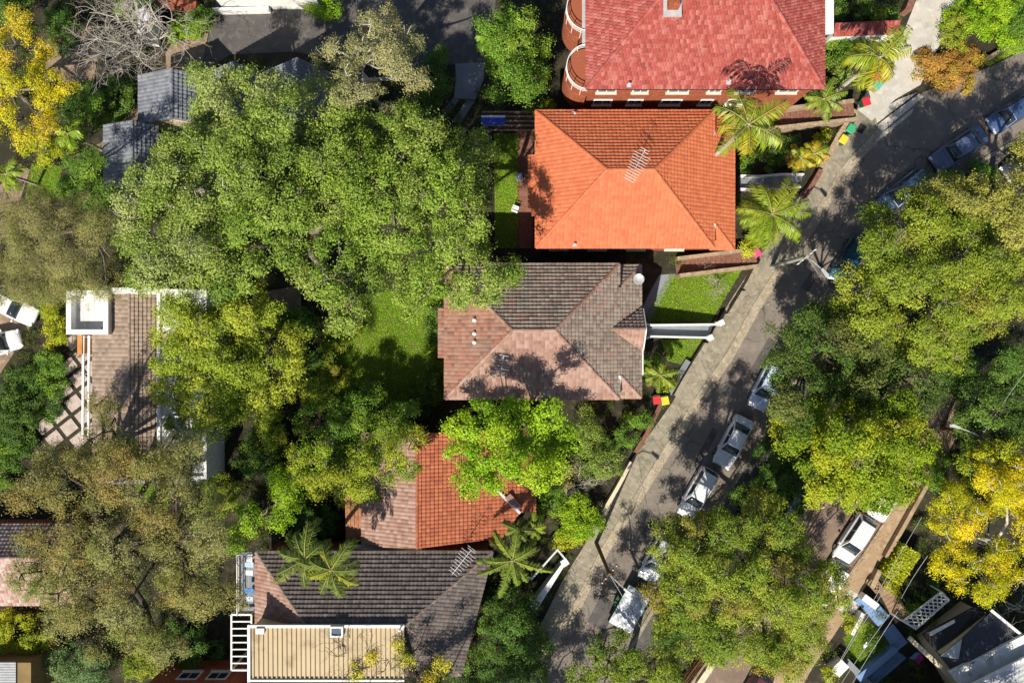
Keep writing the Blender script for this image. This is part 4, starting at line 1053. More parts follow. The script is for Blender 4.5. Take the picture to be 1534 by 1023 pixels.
for i, (py, c, w) in enumerate(((838, (.75, .72, .7), .5), (846, (.45, .6, .75), .7), (858, (.75, .78, .8), .6), (885, (.1, .25, .55), .7), (897, (.5, .58, .65), .6))):
    p = W(373, py, 4.5); mb = MB(); mb.slab([p + V((-w / 2, -.18, -.1)), p + V((w / 2, -.2, 0)), p + V((w / 2, .2, 0)), p + V((-w / 2, .18, -.12))], .1); mb.build('garment', mat('garment', c, scale=5), cl_)
mb = MB(); a, b = W(373, 828, 4.42), W(373, 912, 4.42); mb.tube([a, b], .02, 5); mb.tube([a, a - V((0, 0, .8))], .03, 5); mb.tube([b, b - V((0, 0, .8))], .03, 5); mb.build('line', M['galv'], cl_)

# ------------------------------------------------------------------ street lamps and wires
def lamp_post(name, label, base, h, arm_px, m, brace=None, hz=None):
    b = W(*base); t = thing(name, label, 'street lamp', b, 0, 'street lamps')
    mb = MB(); mb.tube([b, b + V((0, 0, h * .5)), b + V((0, 0, h))], [.17, .15, .12], 10); mb.build('pole', m, t)
    tip = W(*arm_px, h + .6); top = b + V((0, 0, h - .5)); d = V((tip.x - b.x, tip.y - b.y, 0)).normalized()
    mb = MB(); mb.tube([top, top.lerp(tip, .35) + V((0, 0, .3)), tip], [.05, .045, .04], 7); arm = mb.build('arm', M['galv'], t)
    mb = MB(); s = V((-d.y, d.x, 0))
    mb.add([tuple(tip + d * u * 1.0 + s * w + V((0, 0, z))) for u, w, z in ((-.1, -.09, 0), (.62, -.16, 0), (.72, 0, 0), (.62, .16, 0), (-.1, .09, 0), (-.1, -.06, .14), (.55, -.1, .16), (.62, 0, .14), (.55, .1, .16), (-.1, .06, .14))],
           [(4, 3, 2, 1, 0), (5, 6, 7, 8, 9), (0, 1, 6, 5), (1, 2, 7, 6), (2, 3, 8, 7), (3, 4, 9, 8), (4, 0, 5, 9)]); hd = mb.build('lamp_head', M['galv'], arm)
    mb = MB(); mb.beam(b + V((0, 0, h - .25)) - s * .9, b + V((0, 0, h - .25)) + s * .9, .1, .12); cb = mb.build('crossarm', m, t)
    mb = MB()
    for k in (-.8, -.4, .4, .8): mb.lathe(b + V((0, 0, h - .19)) + s * k, [(.05, 0), (.06, .06), (.03, .14)], 7)
    mb.build('insulator', M['white'], cb)
    return t, b + V((0, 0, h - .1)), s
p1, t1, s1_ = lamp_post('lamp_post', 'green grey pole with street lamp beside the brick steps and front lawn', (1155, 400), 8.2, (1232, 404), M['polegreen'])
p2, t2, s2_ = lamp_post('lamp_post', 'brown timber pole with street lamp above the box trailer', (893, 812), 9.2, (936, 882), M['pole_wood'])
p3, t3, s3_ = lamp_post('lamp_post', 'brown pole with street lamp on the stained lower footpath', (1410, 641), 5.8, (1436, 640), M['pole_wood'])
def wires(name, label, runs, r=.022, grp='overhead wires'):
    for i, (a, b, lb) in enumerate(runs):
        mb = MB(); a = V(a); b = V(b); pts = [a.lerp(b, k / 12) + V((0, 0, -.12 * math.sin(math.pi * k / 12))) for k in range(13)]
        mb.tube(pts, r, 5); single(mb, name, M['galv'], lb, 'wire', grp)
wires('power_line', '', [
    (W(1252, 1023 - 62 + 40, 7), W(1381, 774, 7), 'thick pale overhead cable crossing the hedge beside the lower footpath'),
    (W(1228, 1045, 7), W(1352, 840, 7), 'thin overhead wire left of the pale insulator in the right garden'),
    (W(1246, 1045, 7), W(1336, 915, 7), 'thin overhead wire through the pale insulator in the right garden'),
    (W(1264, 1045, 7), W(1345, 915, 7), 'thin overhead wire right of the pale insulator in the right garden'),
    (W(1350, 896, 7), W(1390, 832, 7), 'short overhead wire crossing from the round shrub to the yellow tree')], .016)
wires('stay_wire', '', [(t1, W(1242, 432, 6.0), 'short wire slanting from the green grey pole over the dark car'), (W(1242, 432, 6.0), W(1192, 496, 5.6), 'grey wire continuing toward the tree from the slanting stay wire'), (W(1242, 432, 6.0), W(1300, 462, 6.2), 'thin wire disappearing into the big tree east of the pole'),
    (t2, W(960, 940, 5.5), 'wire running from the brown pole over the box trailer'), (t3, W(1534, 560, 6.2), 'pale wire from the lower footpath lamp to the right edge'), (t3, W(1500, 672, 6), 'short wire from the lower footpath lamp into the dark shrubs')], .015)
ins = MB(); p = W(1296, 966, 6.9); ins.tube([p - V((.1, .2, 0)), p + V((.12, .25, 0))], .06, 7); ins.lathe(p, [(.1, -.05), (.14, .05), (.05, .12)], 8); single(ins, 'insulator', M['white'], 'pale insulator spacer clipped on the overhead wires in the right garden', 'insulator')

# ------------------------------------------------------------------ vehicles
def car(kind, colm, label, px, py, rz, group, L=4.4, Wd=1.78, z=.012):
    """local +x forward. rz = heading in radians"""
    t = thing('parked_car', label, 'car', (0, 0, 0), 0, group)
    hw = Wd / 2; h = L / 2
    if kind == 'sedan': cab = (-.74, -.40, .14, .46); roofz = 1.43
    elif kind == 'hatch': cab = (-.95, -.74, .18, .52); roofz = 1.48
    elif kind == 'wagon': cab = (-.97, -.84, .16, .50); roofz = 1.52
    elif kind == 'van': cab = (-.97, -.88, .46, .74); roofz = 1.85
    else: cab = (-.80, -.46, .12, .44); roofz = 1.40
    belt = .92 if kind != 'van' else 1.05
    st = [(-1.0, .80, .38, .72), (-.975, .90, .30, .86), (-.88, .965, .24, belt), (-.6, 1.0, .2, belt + .02), (-.2, 1.0, .2, belt), (.25, 1.0, .2, belt - .01), (.5, .99, .2, belt - .05), (.75, .96, .22, belt - .13), (.92, .88, .28, belt - .24), (.98, .76, .34, belt - .34), (1.0, .60, .38, belt - .42)]
    mb = MB(); ns = 11
    for x, w, zb, zt in st:
        w *= hw
        sec = [(-w * .86, zb), (-w, zb + .16), (-w * 1.0, zb + .3), (-w * .97, zt - .12), (-w * .88, zt - .02), (-w * .45, zt + .035), (0, zt + .05), (w * .45, zt + .035), (w * .88, zt - .02), (w * .97, zt - .12), (w, zb + .3), (w, zb + .16), (w * .86, zb)]
        mb.v += [(x * h, y, zz) for y, zz in sec]
    n = 13
    for i in range(len(st) - 1):
        for k in range(n):
            k2 = (k + 1) % n
            mb.f.append((i * n + k, (i + 1) * n + k, (i + 1) * n + k2, i * n + k2))
    mb.f += [tuple(range(n)), tuple((len(st) - 1) * n + k for k in range(n))[::-1]]
    # cabin frustum
    xr0, xr1, xf1, xf0 = [c * h for c in cab]
    wb_, wt = hw * .90, hw * .70
    b0 = belt - .02
    base = len(mb.v)
    ring = []
    for (x, w, zz) in ((xr0, wb_ * .94, b0), (xf0, wb_ * .96, b0 - .03), (xf1, wt * .98, roofz - .03), ((xf1 + xr1) / 2, wt, roofz), (xr1, wt * .96, roofz - .04)):
        ring.append((x, w, zz))
    pts = []
    for x, w, zz in ring: pts += [(x, -w, zz), (x, -w * .5, zz + .03), (x, 0, zz + .04), (x, w * .5, zz + .03), (x, w, zz)]
    mb.v += pts
    def q(a, b): return [(base + a * 5 + k, base + a * 5 + k + 1, base + b * 5 + k + 1, base + b * 5 + k) for k in range(4)]
    mb.f += [f[::-1] for f in q(1, 2)] + [f[::-1] for f in q(2, 3)] + [f[::-1] for f in q(3, 4)] + [f[::-1] for f in q(4, 0)]
    for s, k in ((-1, 0), (1, 4)):
        f = [base + 0 * 5 + k, base + 1 * 5 + k, base + 2 * 5 + k, base + 3 * 5 + k, base + 4 * 5 + k]
        mb.f.append(tuple(f) if s < 0 else tuple(f[::-1]))
    body = mb.build('body', colm, t, True)
    e = body.modifiers.new('es', 'EDGE_SPLIT'); e.split_angle = math.radians(28)
    # glass
    def panel(name, A, B, ins, off, glassm=M['glass']):
        """curved strip between two 5-point rows A,B"""
        A = [V(p) for p in A]; B = [V(p) for p in B]
        nrm = (A[4] - A[0]).cross(B[2] - A[2]).normalized()
        cen = (A[2] + B[2]) / 2
        if nrm.z < 0: nrm = -nrm
        g = MB()
        for r in (0, 1):
            for k in range(5):
                p = (A if r == 0 else B)[k]; o = (B if r == 0 else A)[k]
                p = p.lerp(o, ins); p = V((p.x, p.y * .93, p.z)) + nrm * off; g.v.append(tuple(p))
        g.f = [(k, k + 1, 6 + k, 5 + k) for k in range(4)]
        o = g.build(name, glassm, t, True)
        md = o.modifiers.new('s', 'SOLIDIFY'); md.thickness = .012; md.offset = 0
        return o
    row = lambda i: [V(p) for p in pts[i * 5:i * 5 + 5]]
    panel('windscreen', row(1), row(2), .07, .02); panel('rear_window', row(0), row(4), .12, .02)
    for s, k in ((-1, 0), (1, 4)):
        A, B = V(ring_pt(ring, 0, s)), V(ring_pt(ring, 1, s)); Ct, D = V(ring_pt(ring, 2, s)), V(ring_pt(ring, 4, s))
        g = MB(); o = V((0, s * .02, .012))
        for (u0, u1) in ((.10, .47), (.52, .88)):
            i = len(g.v)
            lo = lambda u, v: (A.lerp(B, u)).lerp(D.lerp(Ct, u), v) + o
            g.v += [tuple(lo(u0, .14)), tuple(lo(u1, .14)), tuple(lo(u1, .88)), tuple(lo(u0, .88))]; g.f.append((i, i + 1, i + 2, i + 3))
        w_ = g.build('side_window', M['glass'], t); md = w_.modifiers.new('s', 'SOLIDIFY'); md.thickness = .014; md.offset = 0
        g = MB(); g.box((xf0 - .22 * h / 2.2, s * (hw + .09), belt + .02), (.14, .2, .13)); g.build('wing_mirror', colm, t, bevel=.03)
        g = MB(); g.box((h * .945, s * hw * .66, belt - .30), (.20, .34, .13), -s * .38); g.build('headlight', M['lamp'], t, bevel=.02)
        g = MB(); g.box((-h * .965, s * hw * .72, belt - .17), (.12, .30, .16), s * .22); g.build('tail_light', M['tail'], t, bevel=.02)
        for x in (-.60, .62):
            g = MB(); c = V((x * h, s * (hw - .10), .32))
            g.tube([c - V((0, .11, 0)), c + V((0, .11, 0))], .32, 16); wl = g.build('wheel', M['tyre'], t)
            g = MB(); g.tube([c + V((0, s * .09, 0)), c + V((0, s * .118, 0))], .2, 12); g.build('rim', M['rim'], wl)
    # bonnet and boot shut lines, bumper
    g = MB(); g.box((h * .52, 0, belt - .022), (.012, hw * 1.6, .03)); g.build('bonnet_line', M['dark'], t)
    g = MB(); g.box((-h * .985, 0, .44), (.12, hw * 1.5, .16)); g.build('bumper', M['dark'], t, bevel=.03)
    g = MB(); g.box((h * .965, 0, .42), (.10, hw * 1.15, .14)); g.build('bumper', M['dark'], t, bevel=.03)
    if kind in ('wagon',):
        for s in (-1, 1): g = MB(); g.tube([((xr1), s * wt * .82, roofz + .05), (xf1, s * wt * .82, roofz + .05)], .025, 6); g.build('roof_rail', M['galv'], t)
    t.location = W(px, py, z) if False else V((W(px, py, .8).x, W(px, py, .8).y, z)); t.rotation_euler.z = rz
    return t
def ring_pt(r, i, s): return (r[i][0], s * r[i][1], r[i][2])
def hd(dx, dy): return math.atan2(-dy, dx)      # heading from pixel direction
white_p = paint('white_car_paint', (.80, .80, .80)); silver = paint('silver_car_paint', (.66, .69, .74), .25, .1); dblue = paint('dark_blue_car_paint', (.045, .085, .19)); black_p = paint('black_car_paint', (.03, .035, .05)); dgrey = paint('dark_grey_car_paint', (.08, .11, .19)); teal_p = paint('teal_car_paint', (.02, .08, .13)); sblue = paint('silver_blue_car_paint', (.45, .55, .72)); redp = paint('dark_red_car_paint', (.10, .02, .03)); lsil = paint('light_silver_car_paint', (.74, .77, .80), .25, .1)
G1 = 'cars parked along the upper street'; G2 = 'cars parked along the lower street'
car('hatch', dblue, 'dark blue hatchback parked nearest the top right edge', 1516, 170, hd(-1, .62), G1, 4.1)
car('coupe', dgrey, 'dark grey long bonneted car with glinting windscreen in the tree shade', 1437, 223, hd(-1, .66), G1, 4.9, 1.85)
car('wagon', dblue, 'dark blue wagon with roof rails at the edge of the large tree', 1353, 287, hd(-1, .80), G1, 4.7)
car('hatch', teal_p, 'dark teal car half hidden under the large tree near the green grey pole', 1272, 390, hd(-.62, 1), G1, 4.3)
car('wagon', black_p, 'black car on the right edge behind the vine covered kerb', 1540, 240, hd(-1, .66), G1, 4.5)
car('hatch', sblue, 'silver blue car whose nose shows from under the leafy tree', 1150, 578, hd(-.5, 1), G1, 4.2)
car('sedan', silver, 'silver sedan in full view in the middle of the street', 1099, 662, hd(-.52, 1) , G1, 4.5)
car('wagon', lsil, 'light silver wagon parked just below the silver sedan', 1046, 739, hd(-.58, 1), G1, 4.5)
car('hatch', silver, 'silver car partly covered by the round tree near the box trailer', 986, 836, hd(-.55, 1), G1, 4.2)
car('hatch', white_p, 'white hatchback in full view on the lower street', 1281, 808, hd(-.65, 1) , G2, 4.4, 1.8)
car('sedan', white_p, 'white sedan half covered by leaves beyond the white hatchback', 1331, 741, hd(.58, -1), G2, 4.5)
car('hatch', white_p, 'white car whose tail shows from under the round tree', 1243, 876, hd(-.6, 1), G2, 4.3)
car('hatch', redp, 'dark red car cut off by the bottom edge', 1130, 1040, hd(-.55, 1), G2, 4.2)
car('sedan', white_p, 'white sedan in the left parking court nearest the khaki tree', 14, 458, hd(1, .5), 'cars in the left parking court', 4.6, 1.82)
car('hatch', white_p, 'white car below the other in the left parking court', -8, 517, hd(1, -.3), 'cars in the left parking court', 4.3)
# box trailer with tarpaulin
tr = thing('box_trailer', 'box trailer with crumpled pale tarpaulin and dark green sides', 'trailer', (0, 0, 0))
gm = mat('dark_green_paint', (.03, .11, .06), scale=3)
mb = MB(); Lh, Wh = 1.75, 1.0
for c, d in (((0, -Wh, .75), (2 * Lh, .06, .7)), ((0, Wh, .75), (2 * Lh, .06, .7)), ((-Lh + .03, 0, .75), (.06, 2 * Wh - .07, .7)), ((Lh - .03, 0, .75), (.06, 2 * Wh - .07, .7))): mb.box(c, d)
mb.build('side_panel', gm, tr)
mb = MB(); mb.box((0, 0, .45), (2 * Lh - .13, 2 * Wh - .07, .06)); mb.build('tray', M['greymetal'], tr)
rg = random.Random(5); mb = MB(); nx, ny = 22, 14
for i in range(nx + 1):
    for j in range(ny + 1):
        x = -Lh + .02 + (2 * Lh - .04) * i / nx; y = -Wh - .02 + (2 * Wh + .04) * j / ny
        edge = min(i, nx - i, j, ny - j)
        mb.v.append((x, y, 1.115 + (.0 if edge == 0 else .10 + .10 * math.sin(i * .9 + j * .5) * math.sin(j * .8) + rg.random() * .07)))
mb.f = [(i * (ny + 1) + j, (i + 1) * (ny + 1) + j, (i + 1) * (ny + 1) + j + 1, i * (ny + 1) + j + 1) for i in range(nx) for j in range(ny)]
mb.build('tarpaulin', mat('grey_tarpaulin', (.60, .63, .68), (.45, .49, .55), scale=2.5, rough=.45), tr)
mb = MB(); mb.beam((Lh, .5, .42), (Lh + 1.1, 0, .42), .07, .07); mb.beam((Lh, -.5, .42), (Lh + 1.1, 0, .422), .07, .07); mb.build('drawbar', M['dark'], tr)
for s in (-1, 1):
    mb = MB(); mb.tube([(0, s * (Wh + .06), .32), (0, s * (Wh + .26), .32)], .31, 16); w_ = mb.build('wheel', M['tyre'], tr)
    mb = MB(); mb.box((0, s * (Wh + .17), .68), (.85, .3, .05)); mb.build('mudguard', gm, tr)
p = W(943, 911, .9); tr.location = (p.x, p.y, .012); tr.rotation_euler.z = hd(.55, -1)
# ------------------------------------------------------------------ vegetation
PAL = {
 'sage':   [(.105, .16, .03), (.14, .195, .04), (.08, .128, .024), (.18, .225, .065), (.115, .18, .026), (.20, .225, .11)],
 'spring': [(.095, .16, .024), (.13, .20, .03), (.068, .122, .018), (.17, .23, .05), (.17, .21, .06)],
 'khaki':  [(.185, .17, .085), (.235, .21, .115), (.135, .135, .06), (.15, .17, .065)],
 'dryolive': [(.195, .185, .115), (.245, .23, .15), (.14, .145, .08), (.165, .185, .09)],
 'brown':  [(.15, .138, .05), (.18, .165, .068), (.11, .12, .042), (.115, .15, .04), (.21, .15, .06), (.18, .185, .10)],
 'yellow': [(.46, .37, .012), (.38, .34, .014), (.24, .26, .018), (.50, .38, .012), (.13, .17, .018), (.30, .22, .03)],
 'lime':   [(.19, .23, .014), (.25, .27, .016), (.13, .18, .014), (.31, .30, .022)],
 'moss':   [(.125, .178, .020), (.16, .21, .024), (.085, .135, .017), (.205, .235, .034), (.165, .15, .03)],
 'bright': [(.125, .235, .010), (.175, .285, .014), (.09, .175, .010), (.22, .31, .018)],
 'green':  [(.072, .145, .02), (.10, .19, .026), (.05, .105, .018), (.15, .225, .03)],
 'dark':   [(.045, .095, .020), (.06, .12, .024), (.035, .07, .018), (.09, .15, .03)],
 'bluegreen': [(.07, .13, .06), (.10, .16, .07), (.05, .09, .04), (.13, .18, .08)],
 'orange': [(.27, .14, .045), (.31, .17, .05), (.26, .20, .03), (.20, .10, .04)],
 'golden': [(.40, .34, .03), (.46, .36, .03), (.30, .30, .03), (.24, .28, .03)],
}
ntot = [0]; MULT = 4.8; GAIN = 1.68
def leaf_arrays(P, Dn, size, aspect, rs, up=.45, jit=.6):
    n = len(P)
    nr = Dn * .7 + np.array([0, 0, up]) + rs.randn(n, 3) * jit
    nr /= np.linalg.norm(nr, axis=1)[:, None] + 1e-9
    t = np.cross(nr, rs.randn(n, 3)); t /= np.linalg.norm(t, axis=1)[:, None] + 1e-9
    b = np.cross(nr, t)
    L = size * (.65 + .7 * rs.rand(n))[:, None]; w = L * aspect
    bend = nr * L * -.08
    V4 = np.empty((n, 4, 3), np.float32)
    V4[:, 0] = P - t * L * .5 + bend; V4[:, 1] = P + b * w * .5 + t * L * .05; V4[:, 2] = P + t * L * .5 + bend; V4[:, 3] = P - b * w * .5 + t * L * .05
    return V4
def leaf_mesh(name, V4, col, m, parent, org):
    n = len(V4); ntot[0] += n
    me = bpy.data.meshes.new(name)
    me.vertices.add(n * 4); me.loops.add(n * 4); me.polygons.add(n)
    me.vertices.foreach_set('co', (V4 - np.array(org, np.float32)).astype(np.float32).ravel())
    me.loops.foreach_set('vertex_index', np.arange(n * 4, dtype=np.int32))
    me.polygons.foreach_set('loop_start', np.arange(0, n * 4, 4, dtype=np.int32))
    me.polygons.foreach_set('loop_total', np.full(n, 4, np.int32))
    me.update(); me.validate()
    a = me.attributes.new('col', 'FLOAT_COLOR', 'FACE')
    c4 = np.ones((n, 4), np.float32); c4[:, :3] = col; a.data.foreach_set('color', c4.ravel())
    me.materials.append(m)
    o = bpy.data.objects.new(name, me); C.objects.link(o); o.parent = parent
    ORG[o.name] = V(org)
    return o
def colours(pal, idx, rs):
    """idx: clump index of every leaf; each clump leans to one hue of the species, leaves vary"""
    p = np.array(PAL[pal]) if isinstance(pal, str) else np.array(pal)
    nc = idx.max() + 1
    main = rs.randint(0, len(p), nc); w = .35 + .4 * rs.rand(nc)
    own = p[rs.randint(0, len(p), len(idx))]
    c = p[main][idx] * w[idx][:, None] + own * (1 - w[idx])[:, None]
    c[:, 2] *= .72
    return GAIN * c * (.62 + .76 * rs.rand(len(idx)))[:, None]
def foliage(name, cl, pal, size, aspect, rs, parent, org, tufts=9, per=34, tr=.30, m=None, up=.45, jit=.6, flat=.75):
    """cl: (N,5) clumps x,y,z,r,rz. leaves gathered into tufts over each clump's dome"""
    Ps, Ds, Is = [], [], []
    per = int(per * MULT); size = size * .54; up += .15; jit *= .78
    for i, (x, y, z, r, rz) in enumerate(cl):
        k = max(3, int(tufts * r * r * (.8 + .4 * rs.rand())))
        d = rs.randn(k, 3); d[:, 2] = np.where(rs.rand(k) < .88, np.abs(d[:, 2]), -np.abs(d[:, 2]))
        d /= np.linalg.norm(d, axis=1)[:, None]
        rad = (.62 + .43 * rs.rand(k) ** .6)[:, None]
        tc = np.array([x, y, z]) + d * rad * np.array([r, r, rz])
        q = rs.randn(k, per, 3) * (tr * (.7 + .6 * rs.rand(k)))[:, None, None] * np.array([1, 1, flat])
        P = (tc[:, None, :] + q).reshape(-1, 3)
        D = (d[:, None, :] * .8 + q / (tr + 1e-6) * .35).reshape(-1, 3)
        Ps.append(P); Ds.append(D); Is.append(np.full(len(P), i))
    P = np.concatenate(Ps); D = np.concatenate(Ds); I = np.concatenate(Is)
    ok = P[:, 2] > .03; P, D, I = P[ok], D[ok], I[ok]
    return leaf_mesh(name, leaf_arrays(P, D, size, aspect, rs, up, jit), colours(pal, I, rs), m or M['leaf'], parent, org)
def blob_clumps(blobs, sp, cr, rs, gap=.1, jz=1.0):
    """blobs: (px,py,rx,ry,ztop,drop). Poisson-spaced clumps inside the union; dome profile"""
    out = []
    for (bx, by, rx, ry, zt, dr) in blobs:
        k = (HC - zt) / FP; rx = max(rx * .5, rx - .42 * cr / k); ry = max(ry * .5, ry - .42 * cr / k); n = int(14 * rx * ry * k * k / (sp * sp)) + 6
        for _ in range(n):
            a = rs.rand() * 2 * math.pi; d = math.sqrt(rs.rand())
            wob = 1 + .16 * math.sin(3 * a + bx) + .12 * math.sin(5 * a + by)
            x, y = bx + math.cos(a) * d * rx * wob, by + math.sin(a) * d * ry * wob
            z = zt - dr * d * d + rs.randn() * jz
            p = W(x, y, z)
            if all((p.x - o[0]) ** 2 + (p.y - o[1]) ** 2 > sp * sp * (.7 if abs(z - o[2]) > 1.6 else 1) for o in out):
                r = cr * (.7 + .65 * rs.rand()); out.append((p.x, p.y, z - r * .5, r, r * .72))
    out = np.array(out)
    return out[rs.rand(len(out)) > gap * 1.25]
def skeleton(cl, base, r0, rs, twig=0.0, fork=.42, nl=6):
    """tapered trunk, limbs to spread-out nodes, branches to every clump"""
    mb = MB(); base = V(base)
    c = cl[:, :3]; top = c[:, 2].max(); cen = c.mean(0)
    fk = V((base.x * .7 + cen[0] * .3, base.y * .7 + cen[1] * .3, max(.8, top * fork)))
    mb.tube([base - V((0, 0, .3)), base + V((0, 0, .2)), base.lerp(fk, .5) + V((rs.randn() * .15, rs.randn() * .15, 0)), fk], [r0 * 1.5, r0 * 1.15, r0, r0 * .85], 9)
    sel = [int(np.argmax(np.linalg.norm(c - cen, axis=1)))]
    while len(sel) < min(nl, len(c)):
        dm = np.min([np.linalg.norm(c[:, :2] - c[s, :2], axis=1) for s in sel], axis=0); sel.append(int(np.argmax(dm)))
    nodes = []
    for s in sel:
        p = V(c[s]); n = fk.lerp(p, .62); n.z = fk.z + (p.z - fk.z) * .55; nodes.append(n)
        mid = fk.lerp(n, .5) + V((rs.randn() * .3, rs.randn() * .3, rs.rand() * .3))
        mb.tube([fk - V((0, 0, .2)), mid, n], [r0 * .62, r0 * .48, r0 * .36], 7)
    for i in range(len(c)):
        p = V(c[i]); n = min(nodes + [fk], key=lambda q: (q - p).length)
        mid = n.lerp(p, .5) + V((rs.randn(), rs.randn(), rs.randn() * .4)) * .22
        mb.tube([n, mid, p], [r0 * .26, r0 * .18, r0 * .10], 5)
        if twig:
            for _ in range(3):
                d = V((rs.randn(), rs.randn(), abs(rs.randn()) * .9 + .5)).normalized()
                r = cl[i, 3]; e = p + d * r * 1.12
                mb.tube([p, p.lerp(e, .5) + V((rs.randn(), rs.randn(), rs.randn())) * .12, e], [twig * 1.4, twig, twig * .5], 4, False)
    return mb
TREES = 0
def tree(name, label, blobs, pal, base_px, r0=.3, bark='bark', sp=1.35, cr=1.15, size=.30, aspect=.5, gap=.1, seed=None, group=None, cat='tree', twig=.03, tufts=9, per=34, tr=.28, m=None, fork=.42, nl=6, up=.45, jz=1.05, jit=.6):
    twig = twig * 1.25
    global TREES; TREES += 1
    rs = np.random.RandomState(seed or (100 + TREES))
    cl = blob_clumps(blobs, sp, cr, rs, gap, jz)
    b = W(*base_px)
    t = thing(name, label, cat, b, 0, group)
    skeleton(cl, b, r0, rs, twig, fork, nl).build('trunk', M[bark], t, True)
    foliage('crown', cl, pal, size, aspect, rs, t, tuple(b), tufts, per, tr, m, up, jit)
    return t
def shrub(label, px, py, rx, ry, h, pal, name='shrub', cat='shrub', size=.2, aspect=.55, sp=.62, cr=.5, seed=None, group=None, tufts=22, per=20, tr=.17, m=None, gap=.05):
    """low plant: many stems from the ground carrying leaf clumps"""
    global TREES; TREES += 1
    rs = np.random.RandomState(seed or (100 + TREES))
    cl = blob_clumps([(px, py, rx, ry, h, h * .65)], sp, cr, rs, gap, .18 * min(1.5, h))
    cl[:, 2] = np.maximum(cl[:, 2], .25)
    b = W(px, py); t = thing(name, label, cat, b, 0, group)
    mb = MB()
    for c in cl:
        s = V((b.x * .35 + c[0] * .65, b.y * .35 + c[1] * .65, -.05)); p = V(c[:3])
        mb.tube([s, s.lerp(p, .5) + V((rs.randn() * .06, rs.randn() * .06, .05)), p], [.035, .028, .015], 5)
    mb.build('stem', M['darkbark'], t)
    foliage('foliage', cl, pal, size, aspect, rs, t, tuple(b), tufts, per, tr, m)
    return t
def palm(label, px, py, h, nf, L, pal, base_px=None, trunk=.16, droop=.5, lw=.085, nl=30, ll=.55, name='palm_tree', seed=None, group='palms in the front gardens', tilt=(.2, .95), bark='palebark', old=3):
    global TREES; TREES += 1
    rs = np.random.RandomState(seed or (300 + TREES))
    top = W(px, py, h); b = W(*base_px) if base_px else V((top.x, top.y, 0))
    t = thing(name, label, 'palm', b, 0, group)
    mb = MB(); n = max(4, int(h / .35))
    pts = []; rad = []
    for i in range(n + 1):
        f = i / n; p = b.lerp(top, f * f * .4 + f * .6); p.z = h * f - (.05 if i == 0 else 0); pts.append(p); rad.append(trunk * (1.35 - .5 * f) * (1.06 if i % 2 else .96))
    mb.tube(pts, rad, 10); mb.build('trunk', M[bark], t, True)
    mb = MB(); mb.tube([top - V((0, 0, .6)), top - V((0, 0, .1)), top + V((0, 0, .45))], [trunk * 1.15, trunk * 1.3, .03], 9); mb.build('crownshaft', M['polegreen'], t, True)
    p = np.array(PAL[pal]) if isinstance(pal, str) else np.array(pal)
    for k in range(nf):
        az = 2 * math.pi * k * .381966 + rs.rand() * .9
        f = k / max(1, nf - 1); el = tilt[1] * (1 - f) + (-tilt[0]) * f      # young fronds stand up, old ones hang
        Lk = L * (.68 + .45 * rs.rand()); tw = rs.randn() * .35; dv = .55 + .9 * rs.rand(); d = V((math.cos(az), math.sin(az), 0)); ns = 16
        d = V((math.cos(az), math.sin(az), 0)); pos = top + V((0, 0, .2)); pt = [pos.copy()]; ang = el
        for i in range(ns):
            ang -= droop * dv * 2.0 / ns * (.35 + 1.5 * i / ns)
            pos = pos + (d * math.cos(ang) + V((0, 0, math.sin(ang)))) * (Lk / ns); pt.append(pos.copy())
        rb = MB(); rb.tube(pt, [.045 * (1 - .85 * i / ns) + .006 for i in range(ns + 1)], 5); base_col = p[rs.randint(len(p))] if k < nf - 2 else np.array((.24, .17, .07))
        fr = rb.build('frond', M['frond_rib'], t, True)
        s = V((-d.y, d.x, 0)); quads = []; cols_ = []
        for side in (-1, 1):
            for i in range(nl):
                u = .12 + .87 * i / nl; x = u * ns; j = min(ns - 1, int(x)); q = pt[j].lerp(pt[j + 1], x - j)
                tdir = (pt[j + 1] - pt[j]).normalized(); upv = (s + V((0, 0, tw))).normalized().cross(tdir)
                if upv.z < 0: upv = -upv
                ln = ll * (math.sin(math.pi * (.12 + .80 * u)) ** .6) * (.6 + .5 * rs.rand())
                dr = (s * side * .85 + tdir * .55 + upv * (.15 - .25 * u) + V((0, 0, -.45)) + V((rs.randn(), rs.randn(), rs.randn())) * .12).normalized()
                wv = tdir.cross(dr).cross(dr).normalized() * lw * .5
                mid = q + dr * ln * .5; e = q + dr * ln + V((0, 0, -ln * .3))
                quads.append([q, mid + wv, e, mid - wv]); cols_.append((base_col * .65 + p[rs.randint(len(p))] * .35) * (.65 + .6 * rs.rand()))
        leaf_mesh('leaflet', np.array([[tuple(v) for v in qd] for qd in quads], np.float32), np.array(cols_), M['palmleaf'], fr, tuple(ORG[t.name]))['kind'] = 'stuff'
    return t
M['frond_rib'] = mat('frond_rib', (.30, .30, .08), scale=4)

